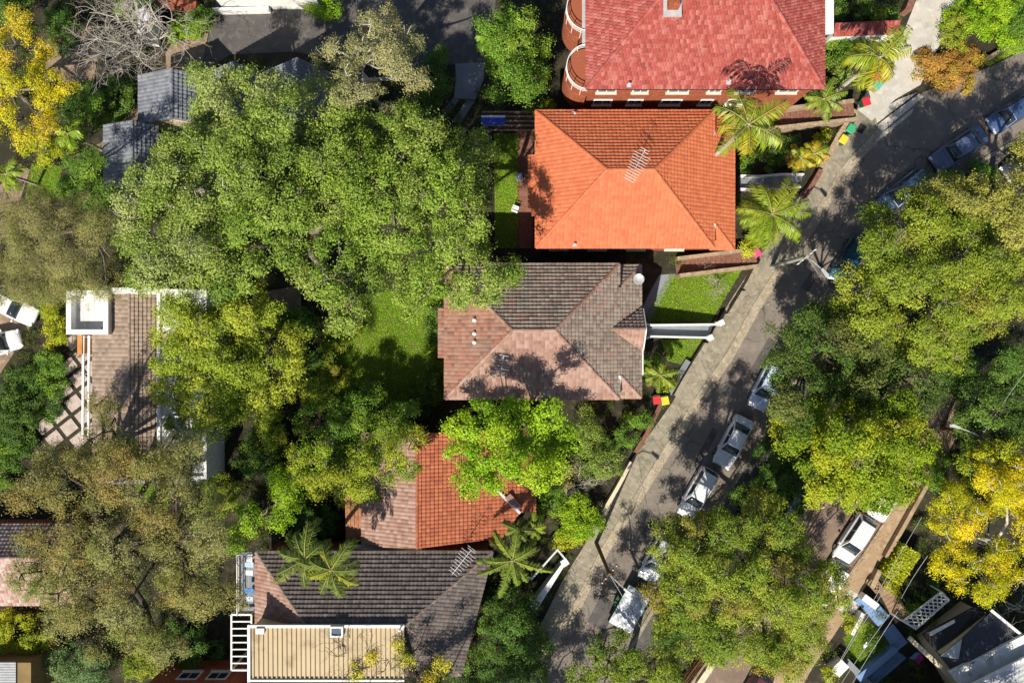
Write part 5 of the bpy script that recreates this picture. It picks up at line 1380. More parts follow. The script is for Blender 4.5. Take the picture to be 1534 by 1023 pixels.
# --- the large spreading trees in the middle
gA = 'large spreading trees in the middle'
tree('spreading_tree', 'silvery green west crown of the big spreading trees beside the shaded shed', [(250, 300, 80, 85, 13.5, 3), (235, 375, 65, 55, 12.5, 3), (300, 370, 55, 50, 13, 3), (250, 415, 55, 22, 11.5, 2), (310, 270, 70, 80, 14, 2.5), (290, 210, 60, 50, 13, 3)], 'sage', (330, 290), .55, 'palebark', sp=1.42, cr=1.2, gap=.0, group=gA, tufts=8)
tree('spreading_tree', 'northern crown of the big spreading trees next to the shared driveway', [(345, 135, 60, 55, 13, 3), (425, 170, 65, 60, 14, 2.5), (380, 230, 70, 65, 14.5, 2), (480, 230, 60, 66, 14, 2.5), (510, 200, 50, 50, 12, 2)], 'sage', (430, 240), .5, 'bark', sp=1.42, cr=1.2, gap=.0, group=gA, tufts=8)
tree('spreading_tree', 'southern dense crown of the big spreading trees above the sunlit back lawn', [(400, 330, 95, 70, 14.5, 3), (500, 390, 85, 75, 14.5, 3), (340, 400, 70, 40, 12.5, 2), (520, 290, 75, 70, 15, 2), (545, 430, 55, 36, 13, 3)], 'spring', (480, 360), .55, 'bark', sp=1.42, cr=1.22, gap=.0, group=gA, tufts=8)
tree('spreading_tree', 'eastern crown of the big spreading trees reaching over the brown roof', [(625, 225, 60, 60, 14, 3), (640, 310, 85, 80, 15, 2.5), (690, 250, 45, 45, 13, 2.5), (665, 400, 85, 60, 14.5, 2.5), (625, 440, 45, 32, 13, 2.5), (722, 412, 50, 38, 13, 2), (708, 335, 45, 55, 14, 2), (715, 235, 34, 36, 12.5, 2), (575, 235, 50, 60, 13, 2), (560, 330, 60, 55, 14, 2)], 'spring', (625, 330), .55, 'bark', sp=1.42, cr=1.2, gap=.0, group=gA, tufts=8)
tree('gum_tree', 'dry khaki topped tree standing at the edge of the shared driveway', [(512, 95, 42, 42, 13, 2), (572, 52, 40, 44, 14, 2), (595, 98, 42, 36, 13.5, 2), (530, 135, 50, 34, 12.5, 2), (570, 160, 60, 42, 11, 2)], 'dryolive', (545, 130), .35, 'palebark', sp=1.1, cr=.8, size=.22, gap=.12, tufts=16, tr=.2, per=30)
tree('casuarina', 'grey khaki feathery tree above the left parking court', [(60, 350, 95, 62, 10.5, 2), (140, 335, 55, 55, 10.5, 2), (50, 410, 85, 45, 9, 2), (130, 405, 60, 36, 8.5, 2), (-10, 380, 50, 70, 10, 2)], 'khaki', (75, 370), .3, 'bark', sp=1.1, cr=.9, size=.24, aspect=.2, gap=.08, tufts=15, per=34, tr=.26, twig=.022)
tree('wattle', 'bright yellow wattle on the left edge', [(20, 90, 56, 48, 8, 2), (55, 128, 55, 40, 8.5, 2), (30, 180, 70, 42, 8, 2), (72, 205, 45, 36, 7, 2), (18, 45, 30, 34, 7, 1.5)], 'yellow', (40, 150), .2, 'bark', sp=1.05, cr=.72, size=.2, gap=.2, tufts=18, per=30, tr=.2)
tree('young_tree', 'yellow lime sapling below the yellow wattle', [(75, 230, 30, 24, 5, 1.5), (55, 222, 22, 20, 5, 1)], 'lime', (70, 230), .1, sp=.8, cr=.6, size=.2, tufts=20, per=24, tr=.2)
tree('broad_tree', 'yellow green tree spreading over the white roof', [(268, 480, 36, 40, 9.5, 1.5), (335, 545, 105, 92, 11, 3), (350, 490, 75, 50, 10.5, 2), (300, 540, 60, 55, 10.5, 2), (385, 560, 65, 50, 10, 2), (420, 510, 55, 45, 9.5, 2), (325, 610, 55, 45, 9.5, 2), (280, 595, 44, 40, 9.5, 1.5), (285, 650, 36, 30, 9, 1.5), (255, 520, 36, 40, 9, 1.5)], [(.155, .21, .022), (.20, .245, .028), (.11, .16, .02), (.25, .27, .034)], (370, 540), .35, 'bark', sp=1.15, cr=.95, size=.27, gap=.02, tufts=13, per=28, tr=.24)
tree('gum_tree', 'large brownish gum tree filling the lower left of the view', [(100, 740, 75, 65, 15, 3), (190, 720, 70, 60, 16, 2), (260, 790, 80, 70, 16, 2.5), (170, 820, 90, 70, 16.5, 2), (300, 870, 70, 60, 15, 3), (210, 900, 85, 65, 15.5, 2.5), (120, 890, 65, 60, 14.5, 3), (70, 800, 45, 55, 14, 3), (200, 960, 80, 32, 13, 2), (335, 790, 45, 50, 14, 2.5), (245, 680, 55, 36, 14, 2), (270, 715, 55, 30, 13, 2), (85, 870, 45, 45, 13, 2), (40, 855, 45, 40, 12.5, 2)], 'brown', (205, 790), .5, 'darkbark', sp=1.35, cr=1.0, size=.26, aspect=.3, gap=.09, tufts=11, per=32, tr=.25, m=M['leafdry'], twig=.03, nl=9, jz=1.0)
tree('gum_tree', 'dark crowned gum standing against the taupe tiled roof', [(180, 620, 48, 48, 11, 2), (135, 665, 60, 45, 12, 2), (190, 680, 55, 35, 11.5, 2), (90, 690, 45, 35, 12, 2), (250, 690, 50, 32, 11, 2)], [(.14, .125, .05), (.20, .165, .06), (.08, .085, .035), (.11, .13, .04)], (175, 665), .3, 'darkbark', sp=1.2, cr=.95, size=.25, aspect=.32, gap=.16, tufts=11, per=34, tr=.25, m=M['leafdry'])
tree('leafy_tree', 'mid green tree between the back lawn and the terracotta roof', [(520, 630, 75, 42, 4.6, 1.5), (585, 640, 50, 45, 4.6, 1.5), (490, 680, 60, 50, 5.5, 2), (550, 700, 65, 45, 6, 2)], 'green', (530, 665), .25, 'darkbark', sp=1.05, cr=.85, size=.26, gap=.1, tufts=15, per=26, tr=.22)
tree('leafy_tree', 'lime tinged tree overhanging the left slope of the terracotta roof', [(470, 700, 36, 36, 8.5, 1.5), (510, 725, 48, 24, 8.5, 1.5), (560, 695, 42, 36, 8.5, 1.5), (600, 660, 36, 30, 8, 1), (585, 690, 34, 26, 8, 1)], [(.13, .19, .018), (.18, .225, .02), (.09, .145, .016), (.22, .24, .024)], (500, 715), .18, sp=1.0, cr=.75, size=.24, gap=.15, tufts=15, per=24, tr=.22)
tree('bright_tree', 'fresh bright green tree leaning over the terracotta roof', [(760, 640, 80, 45, 12.5, 2.5), (790, 680, 60, 45, 12.5, 2.5), (725, 690, 50, 40, 11.5, 2), (830, 640, 36, 40, 11.5, 2), (765, 715, 36, 22, 11, 1.5)], 'bright', (800, 660), .28, 'bark', sp=1.15, cr=.95, size=.27, aspect=.6, gap=.1, tufts=13, per=26, tr=.23)
gB = 'large street trees on the right'
tree('street_tree', 'largest yellowish street tree at the upper right of the street', [(1395, 415, 128, 128, 13.5, 5), (1480, 400, 60, 90, 12, 3), (1440, 490, 75, 62, 11.5, 3), (1310, 450, 50, 40, 11, 2.5), (1400, 330, 95, 55, 12, 3)], 'moss', (1395, 415), .45, 'bark', sp=1.2, cr=1.1, size=.27, gap=.0, tufts=12, per=30, tr=.24, group=gB)
tree('street_tree', 'olive street tree above the largest one near the shaded cars', [(1475, 292, 62, 38, 12.5, 2), (1535, 300, 40, 50, 12.5, 2), (1420, 312, 46, 28, 11.5, 2), (1560, 240, 40, 40, 12, 2)], [(.19, .19, .05), (.24, .235, .06), (.13, .14, .04)], (1480, 300), .25, sp=1.15, cr=.9, size=.26, gap=.1, tufts=13, per=26, tr=.23, group=gB)
tree('street_tree', 'dark green street tree with dry tipped upper edge over the silver blue car', [(1250, 508, 82, 40, 11, 2), (1198, 560, 48, 60, 10.5, 2), (1275, 560, 85, 46, 10, 2), (1355, 575, 60, 44, 10, 2), (1188, 625, 42, 48, 9.5, 2), (1172, 580, 34, 48, 8.5, 1.5)], [(.045, .088, .018), (.032, .068, .015), (.10, .105, .035), (.06, .105, .022)], (1255, 560), .35, 'darkbark', sp=1.15, cr=1.0, size=.28, aspect=.55, gap=.03, tufts=12, per=27, tr=.24, group=gB)
tree('street_tree', 'vivid green street tree whose sunny side faces the lower street', [(1285, 672, 112, 76, 11.5, 4), (1228, 665, 58, 60, 10.5, 2.5), (1350, 670, 55, 62, 10.5, 3), (1300, 718, 82, 44, 11, 2.5)], [(.13, .19, .010), (.18, .225, .012), (.075, .135, .010), (.235, .25, .016)], (1285, 640), .4, 'darkbark', sp=1.15, cr=1.05, size=.28, aspect=.6, gap=.0, tufts=12, per=28, tr=.24, group=gB)
tree('street_tree', 'round dome shaped street tree at the lower right beside the box trailer', [(1118, 868, 130, 112, 12.5, 5), (1045, 850, 62, 85, 10.5, 3), (1190, 900, 75, 85, 10.5, 3.5), (1130, 945, 110, 62, 10.5, 3.5)], [(.115, .178, .02), (.155, .21, .025), (.08, .135, .018), (.195, .23, .034), (.17, .13, .035)], (1115, 870), .4, 'bark', sp=1.1, cr=.95, size=.24, gap=.0, tufts=14, per=30, tr=.22, group=gB)
tree('street_tree', 'tree cut by the bottom edge below the box trailer', [(915, 988, 52, 40, 9, 2), (985, 1000, 50, 42, 8.5, 2), (900, 1030, 50, 35, 8.5, 2)], [(.11, .155, .022), (.15, .19, .026), (.075, .12, .018)], (940, 990), .28, 'darkbark', sp=1.15, cr=.9, size=.25, gap=.1, tufts=13, per=27, tr=.22, group=gB)
tree('wattle', 'golden yellow wattle on the right edge above the lattice', [(1435, 760, 50, 40, 9, 2), (1480, 810, 65, 60, 9.5, 2), (1500, 735, 45, 40, 9, 2), (1430, 820, 42, 45, 8.5, 2), (1500, 870, 45, 36, 8.5, 2), (1455, 865, 36, 30, 8.5, 1.5), (1530, 790, 30, 60, 9, 2)], [(.44, .355, .008), (.36, .33, .010), (.26, .28, .010), (.50, .38, .008), (.20, .24, .012)], (1475, 805), .22, 'palebark', sp=1.05, cr=.85, size=.24, aspect=.35, gap=.12, tufts=15, per=28, tr=.22)
tree('street_tree', 'lime patch of foliage on the right edge beside the golden wattle', [(1470, 700, 36, 28, 8, 2), (1510, 690, 30, 30, 8, 2)], 'lime', (1490, 700), .16, sp=1.0, cr=.8, size=.26, tufts=13, per=24, tr=.22)
tree('dark_tree', 'dark green tree behind the lower footpath lamp on the right edge', [(1480, 600, 50, 50, 7, 2), (1515, 570, 36, 50, 7, 2), (1490, 650, 36, 36, 6, 2), (1530, 640, 30, 50, 6.5, 2)], 'dark', (1490, 605), .22, 'darkbark', sp=1.1, cr=.95, size=.28, tufts=13, per=24, tr=.24)
tree('dark_tree', 'dark tree with a sunlit top beside the upper brick block', [(775, 75, 45, 40, 7.5, 2), (770, 125, 45, 40, 7.5, 2), (760, 35, 40, 36, 7, 2)], 'green', (775, 100), .2, 'darkbark', sp=1.05, cr=.9, size=.26, tufts=14, per=26, tr=.23)
tree('yellow_shrub_tree', 'yellow tipped half bare tree over the bottom tan roof', [(590, 1005, 60, 24, 8.8, 1), (545, 1000, 30, 20, 8.8, 1), (640, 1010, 40, 22, 8.5, 1), (610, 975, 30, 16, 8.8, .8)], 'golden', (640, 1035), .2, 'darkbark', sp=.9, cr=.55, size=.2, gap=.2, tufts=18, per=18, tr=.2, twig=.025)
tree('dark_tree', 'dark bushy tree beside the driveway of the bottom house', [(765, 930, 40, 45, 5, 2), (740, 980, 40, 40, 5, 2), (790, 990, 36, 36, 5, 2)], 'dark', (765, 950), .15, 'darkbark', sp=1.0, cr=.85, size=.24, tufts=16, per=24, tr=.22)
tree('leafy_tree', 'green leafy tree above the corner of the pergola by the bottom house', [(385, 790, 36, 24, 5, 1.5), (350, 800, 24, 24, 5, 1.2), (430, 735, 26, 36, 5.5, 1.5)], 'bright', (390, 775), .14, sp=.9, cr=.7, size=.25, tufts=15, per=22, tr=.22)

tree('tall_shrub', 'dark olive tall shrub whose shade falls on the blue grey shed', [(122, 248, 36, 30, 10.0, 2), (140, 280, 30, 30, 9, 1.5)], 'green', (140, 270), .14, 'darkbark', sp=.95, cr=.75, size=.22, tufts=15, per=24, tr=.22)
tree('street_tree', 'unseen street tree added below the bottom edge to shade the road', [(760, 1180, 100, 90, 9.5, 2.5)], 'moss', (780, 1110), .3, 'bark', group=gB, gap=.12)  # out-of-view tree put in so that shade reaches the lower road
tree('unseen_shade_tree', 'unseen tree added below the bottom edge to shade the dark bottom roof', [(628, 1105, 62, 50, 12, 2.5)], 'brown', (640, 1060), .25, 'bark', gap=.3, m=M['leafdry'])  # sparse tree outside the view, placed to throw branch shade on the roof
tree('unseen_shade_tree', 'unseen tree added below the bottom right corner to shade the house there', [(1470, 1135, 110, 85, 11, 2.5)], 'moss', (1440, 1090), .3, 'bark', gap=.05)  # tree added outside the view, its crown shades the corner house
# --- bare tree near the top left
def bare(label, base_px, tips, h, m='palebark', seed=9, r0=.16, name='bare_tree', depth=4):
    rs = np.random.RandomState(seed); b = W(*base_px); t = thing(name, label, 'tree', b)
    mb = MB(); fk = b + V((0, 0, h * .3)); mb.tube([b - V((0, 0, .2)), b.lerp(fk, .5), fk], [r0 * 1.3, r0, r0 * .9], 8); mb.build('trunk', M[m], t, True)
    def grow(mb, p, d, L, r, lev):
        pts = [p]; q = p
        for i in range(5):
            d = (d + V((rs.randn(), rs.randn(), rs.randn() * .6)) * .23 + V((0, 0, .02))).normalized(); d = (d + V((rs.randn(), rs.randn(), 0)) * .18).normalized(); q = q + d * L / 5; pts.append(q)
        mb.tube(pts, [r * (1 - .5 * i / 5) for i in range(6)], 5 if lev else 6, False)
        if lev < depth:
            for k in range(2 + (rs.rand() < .75)):
                s = pts[rs.randint(2, 6)]; nd = (d + V((rs.randn(), rs.randn(), rs.randn() * .5)) * .75).normalized()
                grow(mb, s, nd, L * (.55 + .25 * rs.rand()), r * .58, lev + 1)
    for (tx, ty) in tips:
        e = W(tx, ty, h * .85); d = (e - fk); mb = MB(); grow(mb, fk - V((0, 0, .1)), (d.normalized() + V((0, 0, .1))).normalized(), d.length * .62, r0 * .62, 0); mb.build('branch', M[m], t, True)
    return t
bare('leafless pale barked tree with tangled branches near the top left', (228, 62), [(130, 10), (150, 60), (310, 90), (175, 70), (160, 30), (220, 110), (265, 90), (300, 20), (250, -10), (190, 5), (205, 40), (290, 55)], 6.5, r0=.13, depth=5)
bare('small leafless shrub with pale twigs on the front lawn', (1075, 425), [(1055, 415), (1090, 410), (1072, 445), (1060, 435)], 2.2, 'palebark', 12, .05, 'bare_shrub')
bare('bare dark limbed tree over the right end of the tan roof', (632, 950), [(555, 935), (600, 915), (640, 900), (580, 975), (650, 985)], 10.5, 'darkbark', 15, .12)
bare('leafless twiggy tangle among the scraggly shrubs by the footpath', (868, 722), [(850, 700), (890, 705), (880, 740), (845, 735), (905, 735)], 2.6, 'palebark', 18, .06, 'bare_shrub')
bare('bare pale branches under the golden wattle by the right edge', (1505, 900), [(1480, 885), (1525, 890), (1515, 915), (1495, 880)], 5.0, 'palebark', 21, .07, 'bare_tree')

# --- palms
YP = [(.40, .42, .02), (.52, .44, .02), (.24, .36, .02), (.62, .38, .03)]
GP = [(.22, .32, .03), (.30, .38, .035), (.16, .25, .03)]
DP = [(.13, .20, .03), (.18, .25, .04), (.09, .15, .025), (.24, .28, .05)]
palm('large yellow fronded palm beside the upper driveway', 1316, 88, 8.5, 15, 2.8, YP[:3] + GP[1:2], trunk=.15, droop=.7, ll=.95)
palm('tall yellow green palm leaning over the corner of the orange roof', 1120, 188, 14.0, 14, 2.9, YP[:3] + GP[:1], trunk=.16, droop=.75, ll=.95)
palm('feathery bright palm clump beside the curved driveway', 1155, 322, 5.5, 38, 3.1, [(.26, .38, .02), (.20, .32, .02), (.36, .40, .03)], trunk=.12, droop=.8, ll=.75, nl=38, lw=.07)
palm('left of the two golden clumping palms above the curved driveway', 1198, 238, 2.6, 16, 1.4, YP, trunk=.06, droop=.6, ll=.45)
palm('right of the two golden clumping palms above the curved driveway', 1218, 232, 2.6, 16, 1.4, YP, trunk=.06, droop=.6, ll=.45)
palm('dark palm overhanging the left part of the dark bottom roof', 458, 835, 9.5, 20, 2.9, DP, (450, 800), trunk=.15, droop=.8, ll=.65)
palm('yellow tipped palm overhanging the middle of the dark bottom roof', 497, 852, 9.8, 21, 2.8, DP + YP[:1], (488, 812), trunk=.15, droop=.8, ll=.65)
palm('star shaped palm beside the carport of the bottom house', 768, 838, 7.5, 15, 2.9, GP + DP[1:2], trunk=.16, droop=.45, ll=.5, nl=40, tilt=(.1, .7))
palm('small palm in front of the mottled brown house beside the bins', 988, 562, 3.2, 14, 1.5, GP + YP[:1], trunk=.09, droop=.6, ll=.42)
palm('low green palm at the corner of the red roofed brick block', 1232, 150, 2.4, 14, 1.9, GP, trunk=.09, droop=.55, ll=.55)
palm('yellow green palm cut by the left edge above the bare earth', 12, 262, 4.0, 13, 1.6, [(.30, .42, .03), (.24, .36, .03)], trunk=.1, droop=.6, ll=.5)
palm('bright lime palm beside the garden path on the left', 105, 202, 5.0, 14, 1.5, [(.26, .44, .03), (.33, .48, .03)], trunk=.1, droop=.6, ll=.6, lw=.10)
palm('vivid green tree fern palm at the end of the shared driveway', 735, 62, 4.5, 14, 1.5, [(.18, .36, .02), (.14, .30, .02)], trunk=.1, droop=.6, ll=.55, lw=.1)
palm('dark green cycad beside the star shaped palm', 798, 790, 2.0, 14, 1.4, GP, trunk=.1, droop=.5, ll=.4)
palm('shaded fan of fronds beside the dark wall of the terracotta house', 775, 792, 3.0, 12, 1.5, DP, trunk=.09, droop=.6, ll=.4)

# --- shrubs
for a in [
 ('dark shrub on the left edge above the parking court', 75, 450, 22, 22, 1.5, 'green'), ('tall green shrub beside the orange side fin', 82, 480, 18, 45, 2.4, 'lime'),
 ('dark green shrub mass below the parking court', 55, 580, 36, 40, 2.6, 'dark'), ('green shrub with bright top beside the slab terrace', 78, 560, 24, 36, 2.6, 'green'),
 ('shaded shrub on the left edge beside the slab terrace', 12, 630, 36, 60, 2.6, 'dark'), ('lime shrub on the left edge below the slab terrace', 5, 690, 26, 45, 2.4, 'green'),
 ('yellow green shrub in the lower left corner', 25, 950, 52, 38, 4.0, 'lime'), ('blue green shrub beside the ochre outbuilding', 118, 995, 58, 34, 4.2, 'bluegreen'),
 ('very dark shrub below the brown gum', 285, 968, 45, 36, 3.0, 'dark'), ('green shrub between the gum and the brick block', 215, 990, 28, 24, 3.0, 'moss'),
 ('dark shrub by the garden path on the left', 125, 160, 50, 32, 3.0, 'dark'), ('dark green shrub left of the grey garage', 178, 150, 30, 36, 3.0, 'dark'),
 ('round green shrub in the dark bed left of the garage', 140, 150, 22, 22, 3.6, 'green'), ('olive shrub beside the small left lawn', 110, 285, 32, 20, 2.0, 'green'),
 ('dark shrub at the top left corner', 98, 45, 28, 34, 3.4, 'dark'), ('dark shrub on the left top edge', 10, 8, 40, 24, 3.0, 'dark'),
 ('bright shrub on the dirt path verge under the bare tree', 272, 48, 22, 12, .8, 'bright'), ('green shrub behind the bare tree on the top edge', 205, 18, 32, 22, 1.8, 'green'),
 ('dark shrub right of the bare tree', 300, 28, 22, 18, 2.0, 'green'), ('bright shrub on the top edge beside the shared driveway', 490, 6, 28, 18, 2.6, 'bright'),
 ('lime shrub on the top edge beside the white house front', 398, 2, 14, 12, 1.2, 'lime'),
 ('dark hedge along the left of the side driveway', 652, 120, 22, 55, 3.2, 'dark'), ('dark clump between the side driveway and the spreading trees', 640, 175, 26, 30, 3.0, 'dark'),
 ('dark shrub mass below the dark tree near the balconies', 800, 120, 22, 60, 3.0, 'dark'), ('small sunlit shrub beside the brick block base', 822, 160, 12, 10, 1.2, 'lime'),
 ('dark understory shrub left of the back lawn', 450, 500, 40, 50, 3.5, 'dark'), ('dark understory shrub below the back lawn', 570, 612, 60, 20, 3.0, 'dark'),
 ('dark leafy shrub between the two lawn edges and the brown roof', 640, 580, 26, 26, 2.0, 'dark'), ('bright shrub in the dark bed left of the terracotta roof', 430, 720, 24, 28, 3.6, 'bright'),
 ('ferny dark shrub under the edge of the spreading trees on the back lawn', 520, 480, 30, 26, 2.0, 'moss'), ('low green shrub in the corner of the back lawn beside the brown roof', 655, 480, 18, 30, 1.4, 'dark'), ('dry olive shrub between the back lawn and the yellow green tree', 470, 580, 36, 30, 2.2, 'moss'),
 ('mixed olive shrub at the left edge of the back lawn', 500, 545, 26, 40, 1.6, 'moss'), ('small dark shrub on the back lawn beside the olive one', 545, 590, 24, 18, 1.4, 'dark'), ('dark ferny shrub along the brown house wall on the back lawn', 650, 560, 16, 26, 1.2, 'green'),
 ('scrubby shrub left of the mid green tree', 410, 650, 28, 32, 2.8, 'moss'), ('dark shrub below the yellow green tree', 390, 690, 36, 36, 2.4, 'dark'),
 ('dark shrub in the shade left of the rusty awning', 470, 775, 40, 28, 2.4, 'dark'), ('lit shrub beside the white parapet of the left building', 335, 740, 30, 28, 2.6, 'moss'),
 ('scraggly grey green shrub beside the bright tree', 880, 650, 24, 40, 3.2, 'sage'), ('round green shrub beside the brick wall by the footpath', 955, 630, 22, 16, 2.2, 'green'),
 ('grey green shrub hanging over the narrow cream wall', 905, 690, 36, 26, 3.2, 'sage'), ('fine leaved shrub beside the footpath below the grey green one', 930, 655, 24, 22, 2.6, 'green'),
 ('yellow green bush at the corner of the footpath', 868, 780, 34, 36, 3.0, 'bright'), ('lime bush spilling toward the sloping white wall', 852, 805, 26, 20, 2.6, 'lime'),
 ('dry shrub between the footpath and the terracotta roof', 842, 712, 26, 22, 3.0, 'khaki'), ('green shrub at the shaded corner of the terracotta roof', 820, 745, 20, 30, 2.6, 'green'),
 ('low green shrub under the small palm', 978, 545, 14, 18, 1.0, 'green'), ('small shrub below the small palm by the yellow bin', 1000, 580, 10, 12, .9, 'lime'),
 ('leafy bed beside the red roof below the tile capped wall', 1270, 75, 32, 24, 1.6, 'green'), ('silvery spiky shrub beside the corner of the red roof', 1252, 112, 22, 22, 1.4, 'sage'),
 ('dark plants behind the tile capped wall', 1295, 15, 45, 18, 2.0, 'dark'), ('small orange green shrub beside the tile capped wall', 1322, 22, 20, 10, 1.8, 'moss'),
 ('dark bed between the curved driveway and the stepped path', 1165, 225, 36, 24, .9, 'dark'), ('small lime shrub below the stepped path', 1230, 200, 9, 9, 1.0, 'lime'),
 ('green shrub right of the orange roof below the tall palm', 1118, 240, 10, 18, 1.4, 'green'), ('flowering shrub at the corner of the brick steps', 1120, 372, 16, 10, 1.4, 'golden'),
 ('sunny green bank shrub on the top right', 1475, 30, 60, 42, 2.4, 'bright'), ('green bank shrub on the top right corner', 1525, 25, 36, 45, 2.4, 'green'), ('darker shrub beside the pale driveway on the bank', 1435, 45, 24, 36, 2.0, 'moss'),
 ('vine covered kerb bush beside the dark cars', 1455, 262, 36, 24, 1.6, 'green'), ('rust coloured shrub on the bank beside the driveway crossover', 1424, 103, 48, 33, 1.1, 'orange'),
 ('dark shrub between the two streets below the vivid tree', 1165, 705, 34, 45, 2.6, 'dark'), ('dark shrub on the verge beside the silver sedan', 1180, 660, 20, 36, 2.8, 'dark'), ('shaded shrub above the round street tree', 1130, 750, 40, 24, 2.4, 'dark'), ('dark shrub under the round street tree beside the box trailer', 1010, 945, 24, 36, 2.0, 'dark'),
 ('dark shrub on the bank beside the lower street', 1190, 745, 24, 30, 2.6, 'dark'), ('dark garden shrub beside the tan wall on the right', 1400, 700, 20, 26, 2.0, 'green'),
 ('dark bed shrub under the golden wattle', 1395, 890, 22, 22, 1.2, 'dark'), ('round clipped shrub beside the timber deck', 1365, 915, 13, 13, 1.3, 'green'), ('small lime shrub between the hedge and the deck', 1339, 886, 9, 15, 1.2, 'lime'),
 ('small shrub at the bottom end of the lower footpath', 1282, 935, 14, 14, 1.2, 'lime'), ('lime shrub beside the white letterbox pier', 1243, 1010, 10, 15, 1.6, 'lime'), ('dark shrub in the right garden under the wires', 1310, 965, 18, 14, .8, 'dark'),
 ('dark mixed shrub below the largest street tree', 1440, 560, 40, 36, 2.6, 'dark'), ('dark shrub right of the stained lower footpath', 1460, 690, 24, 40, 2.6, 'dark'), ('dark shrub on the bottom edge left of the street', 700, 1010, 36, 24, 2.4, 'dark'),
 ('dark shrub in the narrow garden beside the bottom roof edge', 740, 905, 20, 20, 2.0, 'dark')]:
    shrub(a[0], a[1], a[2], a[3], a[4], a[5], a[6], sp=.58 if a[3] * a[4] < 1200 or a[6] == 'orange' else .75, cr=.5 if a[3] * a[4] < 1200 or a[6] == 'orange' else .65, size=.22)
# clipped hedge: box of leaves
def hedge(label, pa, pb, w, h, pal, seed):
    rs = np.random.RandomState(seed); a, b = W(*pa, h), W(*pb, h); d = b - a; t = d.normalized(); s = V((-t.y, t.x, 0)); c = (a + b) / 2
    th = thing('clipped_hedge', label, 'hedge', (c.x, c.y, 0)); n = 9000
    u = rs.rand(n) - .5; v = rs.rand(n) - .5; z = rs.rand(n); f = rs.randint(0, 4, n)
    z = np.where(f < 2, .97 + .06 * rs.rand(n), z); v = np.where(f == 2, -.5 + .04 * rs.randn(n), v); v = np.where(f == 3, .5 + .04 * rs.randn(n), v)
    P = np.array(c)[None, :] * np.array([1, 1, 0]) + u[:, None] * np.array(d) * np.array([1, 1, 0]) + v[:, None] * w * np.array(s) + z[:, None] * np.array([0, 0, h]) + rs.randn(n, 3) * .05
    D = np.where((f < 2)[:, None], np.array([0, 0, 1.0]), np.array(s)[None, :] * np.sign(v)[:, None])
    leaf_mesh('foliage', leaf_arrays(P, D, .17, .6, rs), colours(pal, rs.randint(0, 40, n), rs), M['leaf'], th, (c.x, c.y, 0))
    mb = MB()
    for i in range(7): p = a.lerp(b, (i + .5) / 7); mb.tube([(p.x, p.y, -.05), (p.x + .05, p.y, h * .8)], [.05, .02], 6)
    mb.build('stem', M['darkbark'], th)
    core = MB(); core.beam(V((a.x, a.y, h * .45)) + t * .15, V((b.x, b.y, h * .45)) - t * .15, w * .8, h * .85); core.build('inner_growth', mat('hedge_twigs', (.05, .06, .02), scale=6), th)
hedge('clipped lime green box hedge beside the lower footpath wall', (1337, 868), (1366, 823), 1.5, 1.3, 'lime', 77)
mb = MB(); mb.prism(PW([(1474, 88), (1534, 52), (1560, 45), (1560, 52), (1534, 58), (1478, 93)]), 0, .5); single(mb, 'retaining_kerb', M['sand'], 'pale retaining edge below the shrubs on the top right bank', 'wall')

# --- undergrowth and grass: what nobody could count
def inpoly(X, Y, poly):
    c = np.zeros(len(X), bool); n = len(poly); j = n - 1
    for i in range(n):
        xi, yi = poly[i]; xj, yj = poly[j]
        if yi != yj: c ^= ((yi > Y) != (yj > Y)) & (X < (xj - xi) * (Y - yi) / (yj - yi) + xi)
        j = i
    return c
rs = np.random.RandomState(55); n = 3400
X = (rs.rand(n) - .5) * 96; Y = (rs.rand(n) - .5) * 66; bad = np.zeros(n, bool)
DIRT = [PW(p) for p in ([(68, 112), (70, 66), (135, 40), (150, 60), (140, 122), (105, 125)], [(105, 236), (150, 215), (195, 170), (212, 145), (222, 150), (205, 180), (160, 225), (112, 244)], [(378, 440), (450, 428), (452, 470), (385, 470)], [(248, 80), (262, 58), (312, 50), (300, 112), (250, 112)])]
for p in HARD + [[(q.x, q.y) for q in d] for d in DIRT]:
    poly = np.array([(q[0], q[1]) for q in p]); bad |= inpoly(X, Y, poly)
    for a in range(8): bad |= inpoly(X + .45 * math.cos(a * .785), Y + .45 * math.sin(a * .785), poly)
X, Y = X[~bad], Y[~bad]; n = len(X); r = .3 + .35 * rs.rand(n)
cl = np.stack([X, Y, .1 + .35 * rs.rand(n), r, r * .6], 1)
o = foliage('ground_cover', cl, [(.03, .055, .012), (.04, .07, .016), (.06, .08, .02), (.06, .055, .025), (.075, .10, .025)], .17, .5, rs, None, (0, 0, 0), 26, 11, .16); tag(o, kind='stuff')
rs = np.random.RandomState(56); Ps = []
for k, p in LAWNS.items():
    q = np.array([(v.x, v.y) for v in PW(p)]); lo, hi = q.min(0), q.max(0); m_ = int((hi - lo).prod() * 420)
    A_ = lo + rs.rand(m_, 2) * (hi - lo); A_ = A_[inpoly(A_[:, 0], A_[:, 1], q)]; Ps.append(A_)
A_ = np.concatenate(Ps); P = np.concatenate([A_, .045 + .03 * rs.rand(len(A_), 1)], 1)
D = rs.randn(len(P), 3) * .5
big = (np.sin(P[:, 0] * .9) + np.sin(P[:, 1] * 1.3 + 1) + np.sin(P[:, 0] * .37 + P[:, 1] * .6) > .2).astype(int) * 7 + rs.randint(0, 5, len(P))
o = leaf_mesh('grass', leaf_arrays(P, D, .11, .3, rs, .25, .6), colours([(.18, .32, .016), (.22, .36, .018), (.13, .25, .014), (.24, .30, .03), (.20, .17, .06), (.14, .25, .016)], big, rs), M['leaf'], None, (0, 0, 0)); tag(o, kind='stuff')
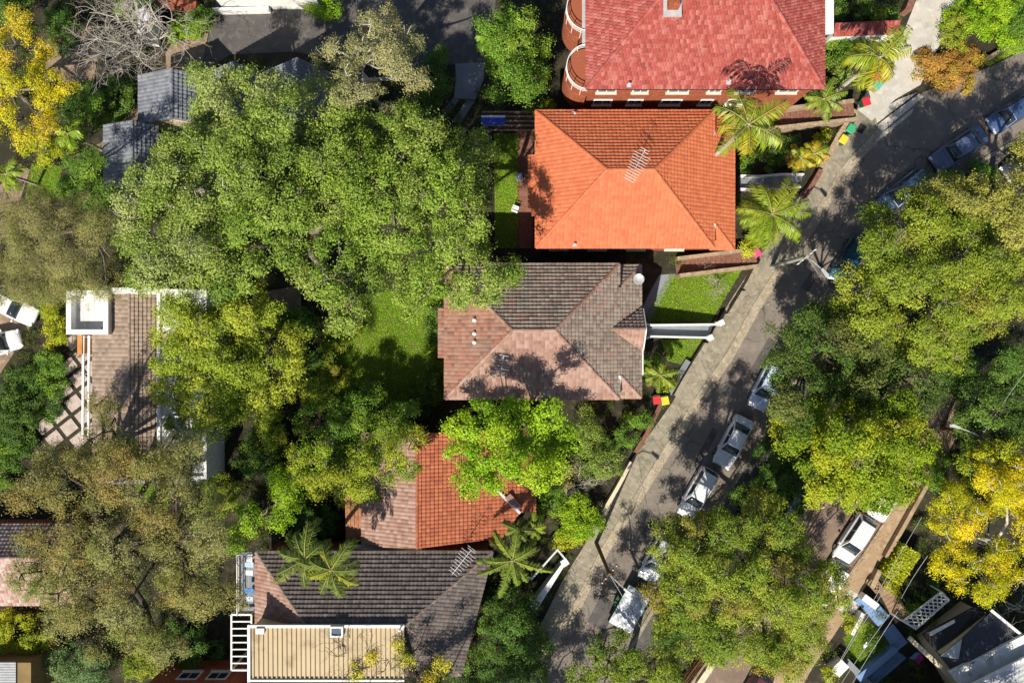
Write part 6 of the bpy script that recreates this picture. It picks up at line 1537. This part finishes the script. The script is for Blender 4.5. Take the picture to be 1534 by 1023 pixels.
# leaf litter on kerbs and paths
rs = np.random.RandomState(57); pts = []
for pl, w, k in EDGES:
    for _ in range(k):
        i = rs.randint(0, len(pl) - 1); p = pl[i].lerp(pl[i + 1], rs.rand()); pts.append((p.x + rs.randn() * w * .5, p.y + rs.randn() * w * .5, .15))
P = np.array(pts); o = leaf_mesh('leaf_litter', leaf_arrays(P, rs.randn(len(P), 3) * .2, .10, .5, rs, 1.5, .3), colours([(.25, .15, .06), (.35, .24, .09), (.16, .10, .05), (.2, .2, .06)], rs.randint(0, 60, len(P)), rs), M['leafdry'], None, (0, 0, 0)); tag(o, kind='stuff')
print('LEAVES', ntot[0])
# ------------------------------------------------------------------ light and camera
sc = bpy.context.scene
EL = math.radians(47); AZ = math.radians(204)          # azimuth clockwise from +Y
sun_dir = V((math.sin(AZ) * math.cos(EL), math.cos(AZ) * math.cos(EL), math.sin(EL)))
w = bpy.data.worlds.new('World'); sc.world = w; w.use_nodes = True
nt = w.node_tree; sky = nt.nodes.new('ShaderNodeTexSky'); sky.sky_type = 'NISHITA'; sky.sun_disc = False
sky.sun_elevation = EL; sky.sun_rotation = AZ
nt.links.new(sky.outputs[0], nt.nodes['Background'].inputs['Color']); nt.nodes['Background'].inputs['Strength'].default_value = .075
ld = bpy.data.lights.new('sun', 'SUN'); ld.energy = 5.0; ld.angle = math.radians(.5); ld.color = (1, .915, .77)
lo = bpy.data.objects.new('sun', ld); C.objects.link(lo); lo.rotation_euler = (-sun_dir).to_track_quat('-Z', 'Y').to_euler()
cd = bpy.data.cameras.new('camera'); cam = bpy.data.objects.new('camera', cd); C.objects.link(cam)
cam.location = (0, 0, HC); cam.rotation_euler = (0, 0, 0); cd.sensor_width = 36; cd.lens = 36 * FP / 1534
cd.clip_end = 2000; sc.camera = cam
sc.view_settings.view_transform = 'Standard'; sc.view_settings.look = 'None'; sc.view_settings.gamma = 1; sc.view_settings.use_curve_mapping = False
sc.view_settings.exposure = .5
sc.cycles.max_bounces = 6; sc.cycles.transparent_max_bounces = 4
try: sc.cycles.use_denoising = True
except Exception: pass
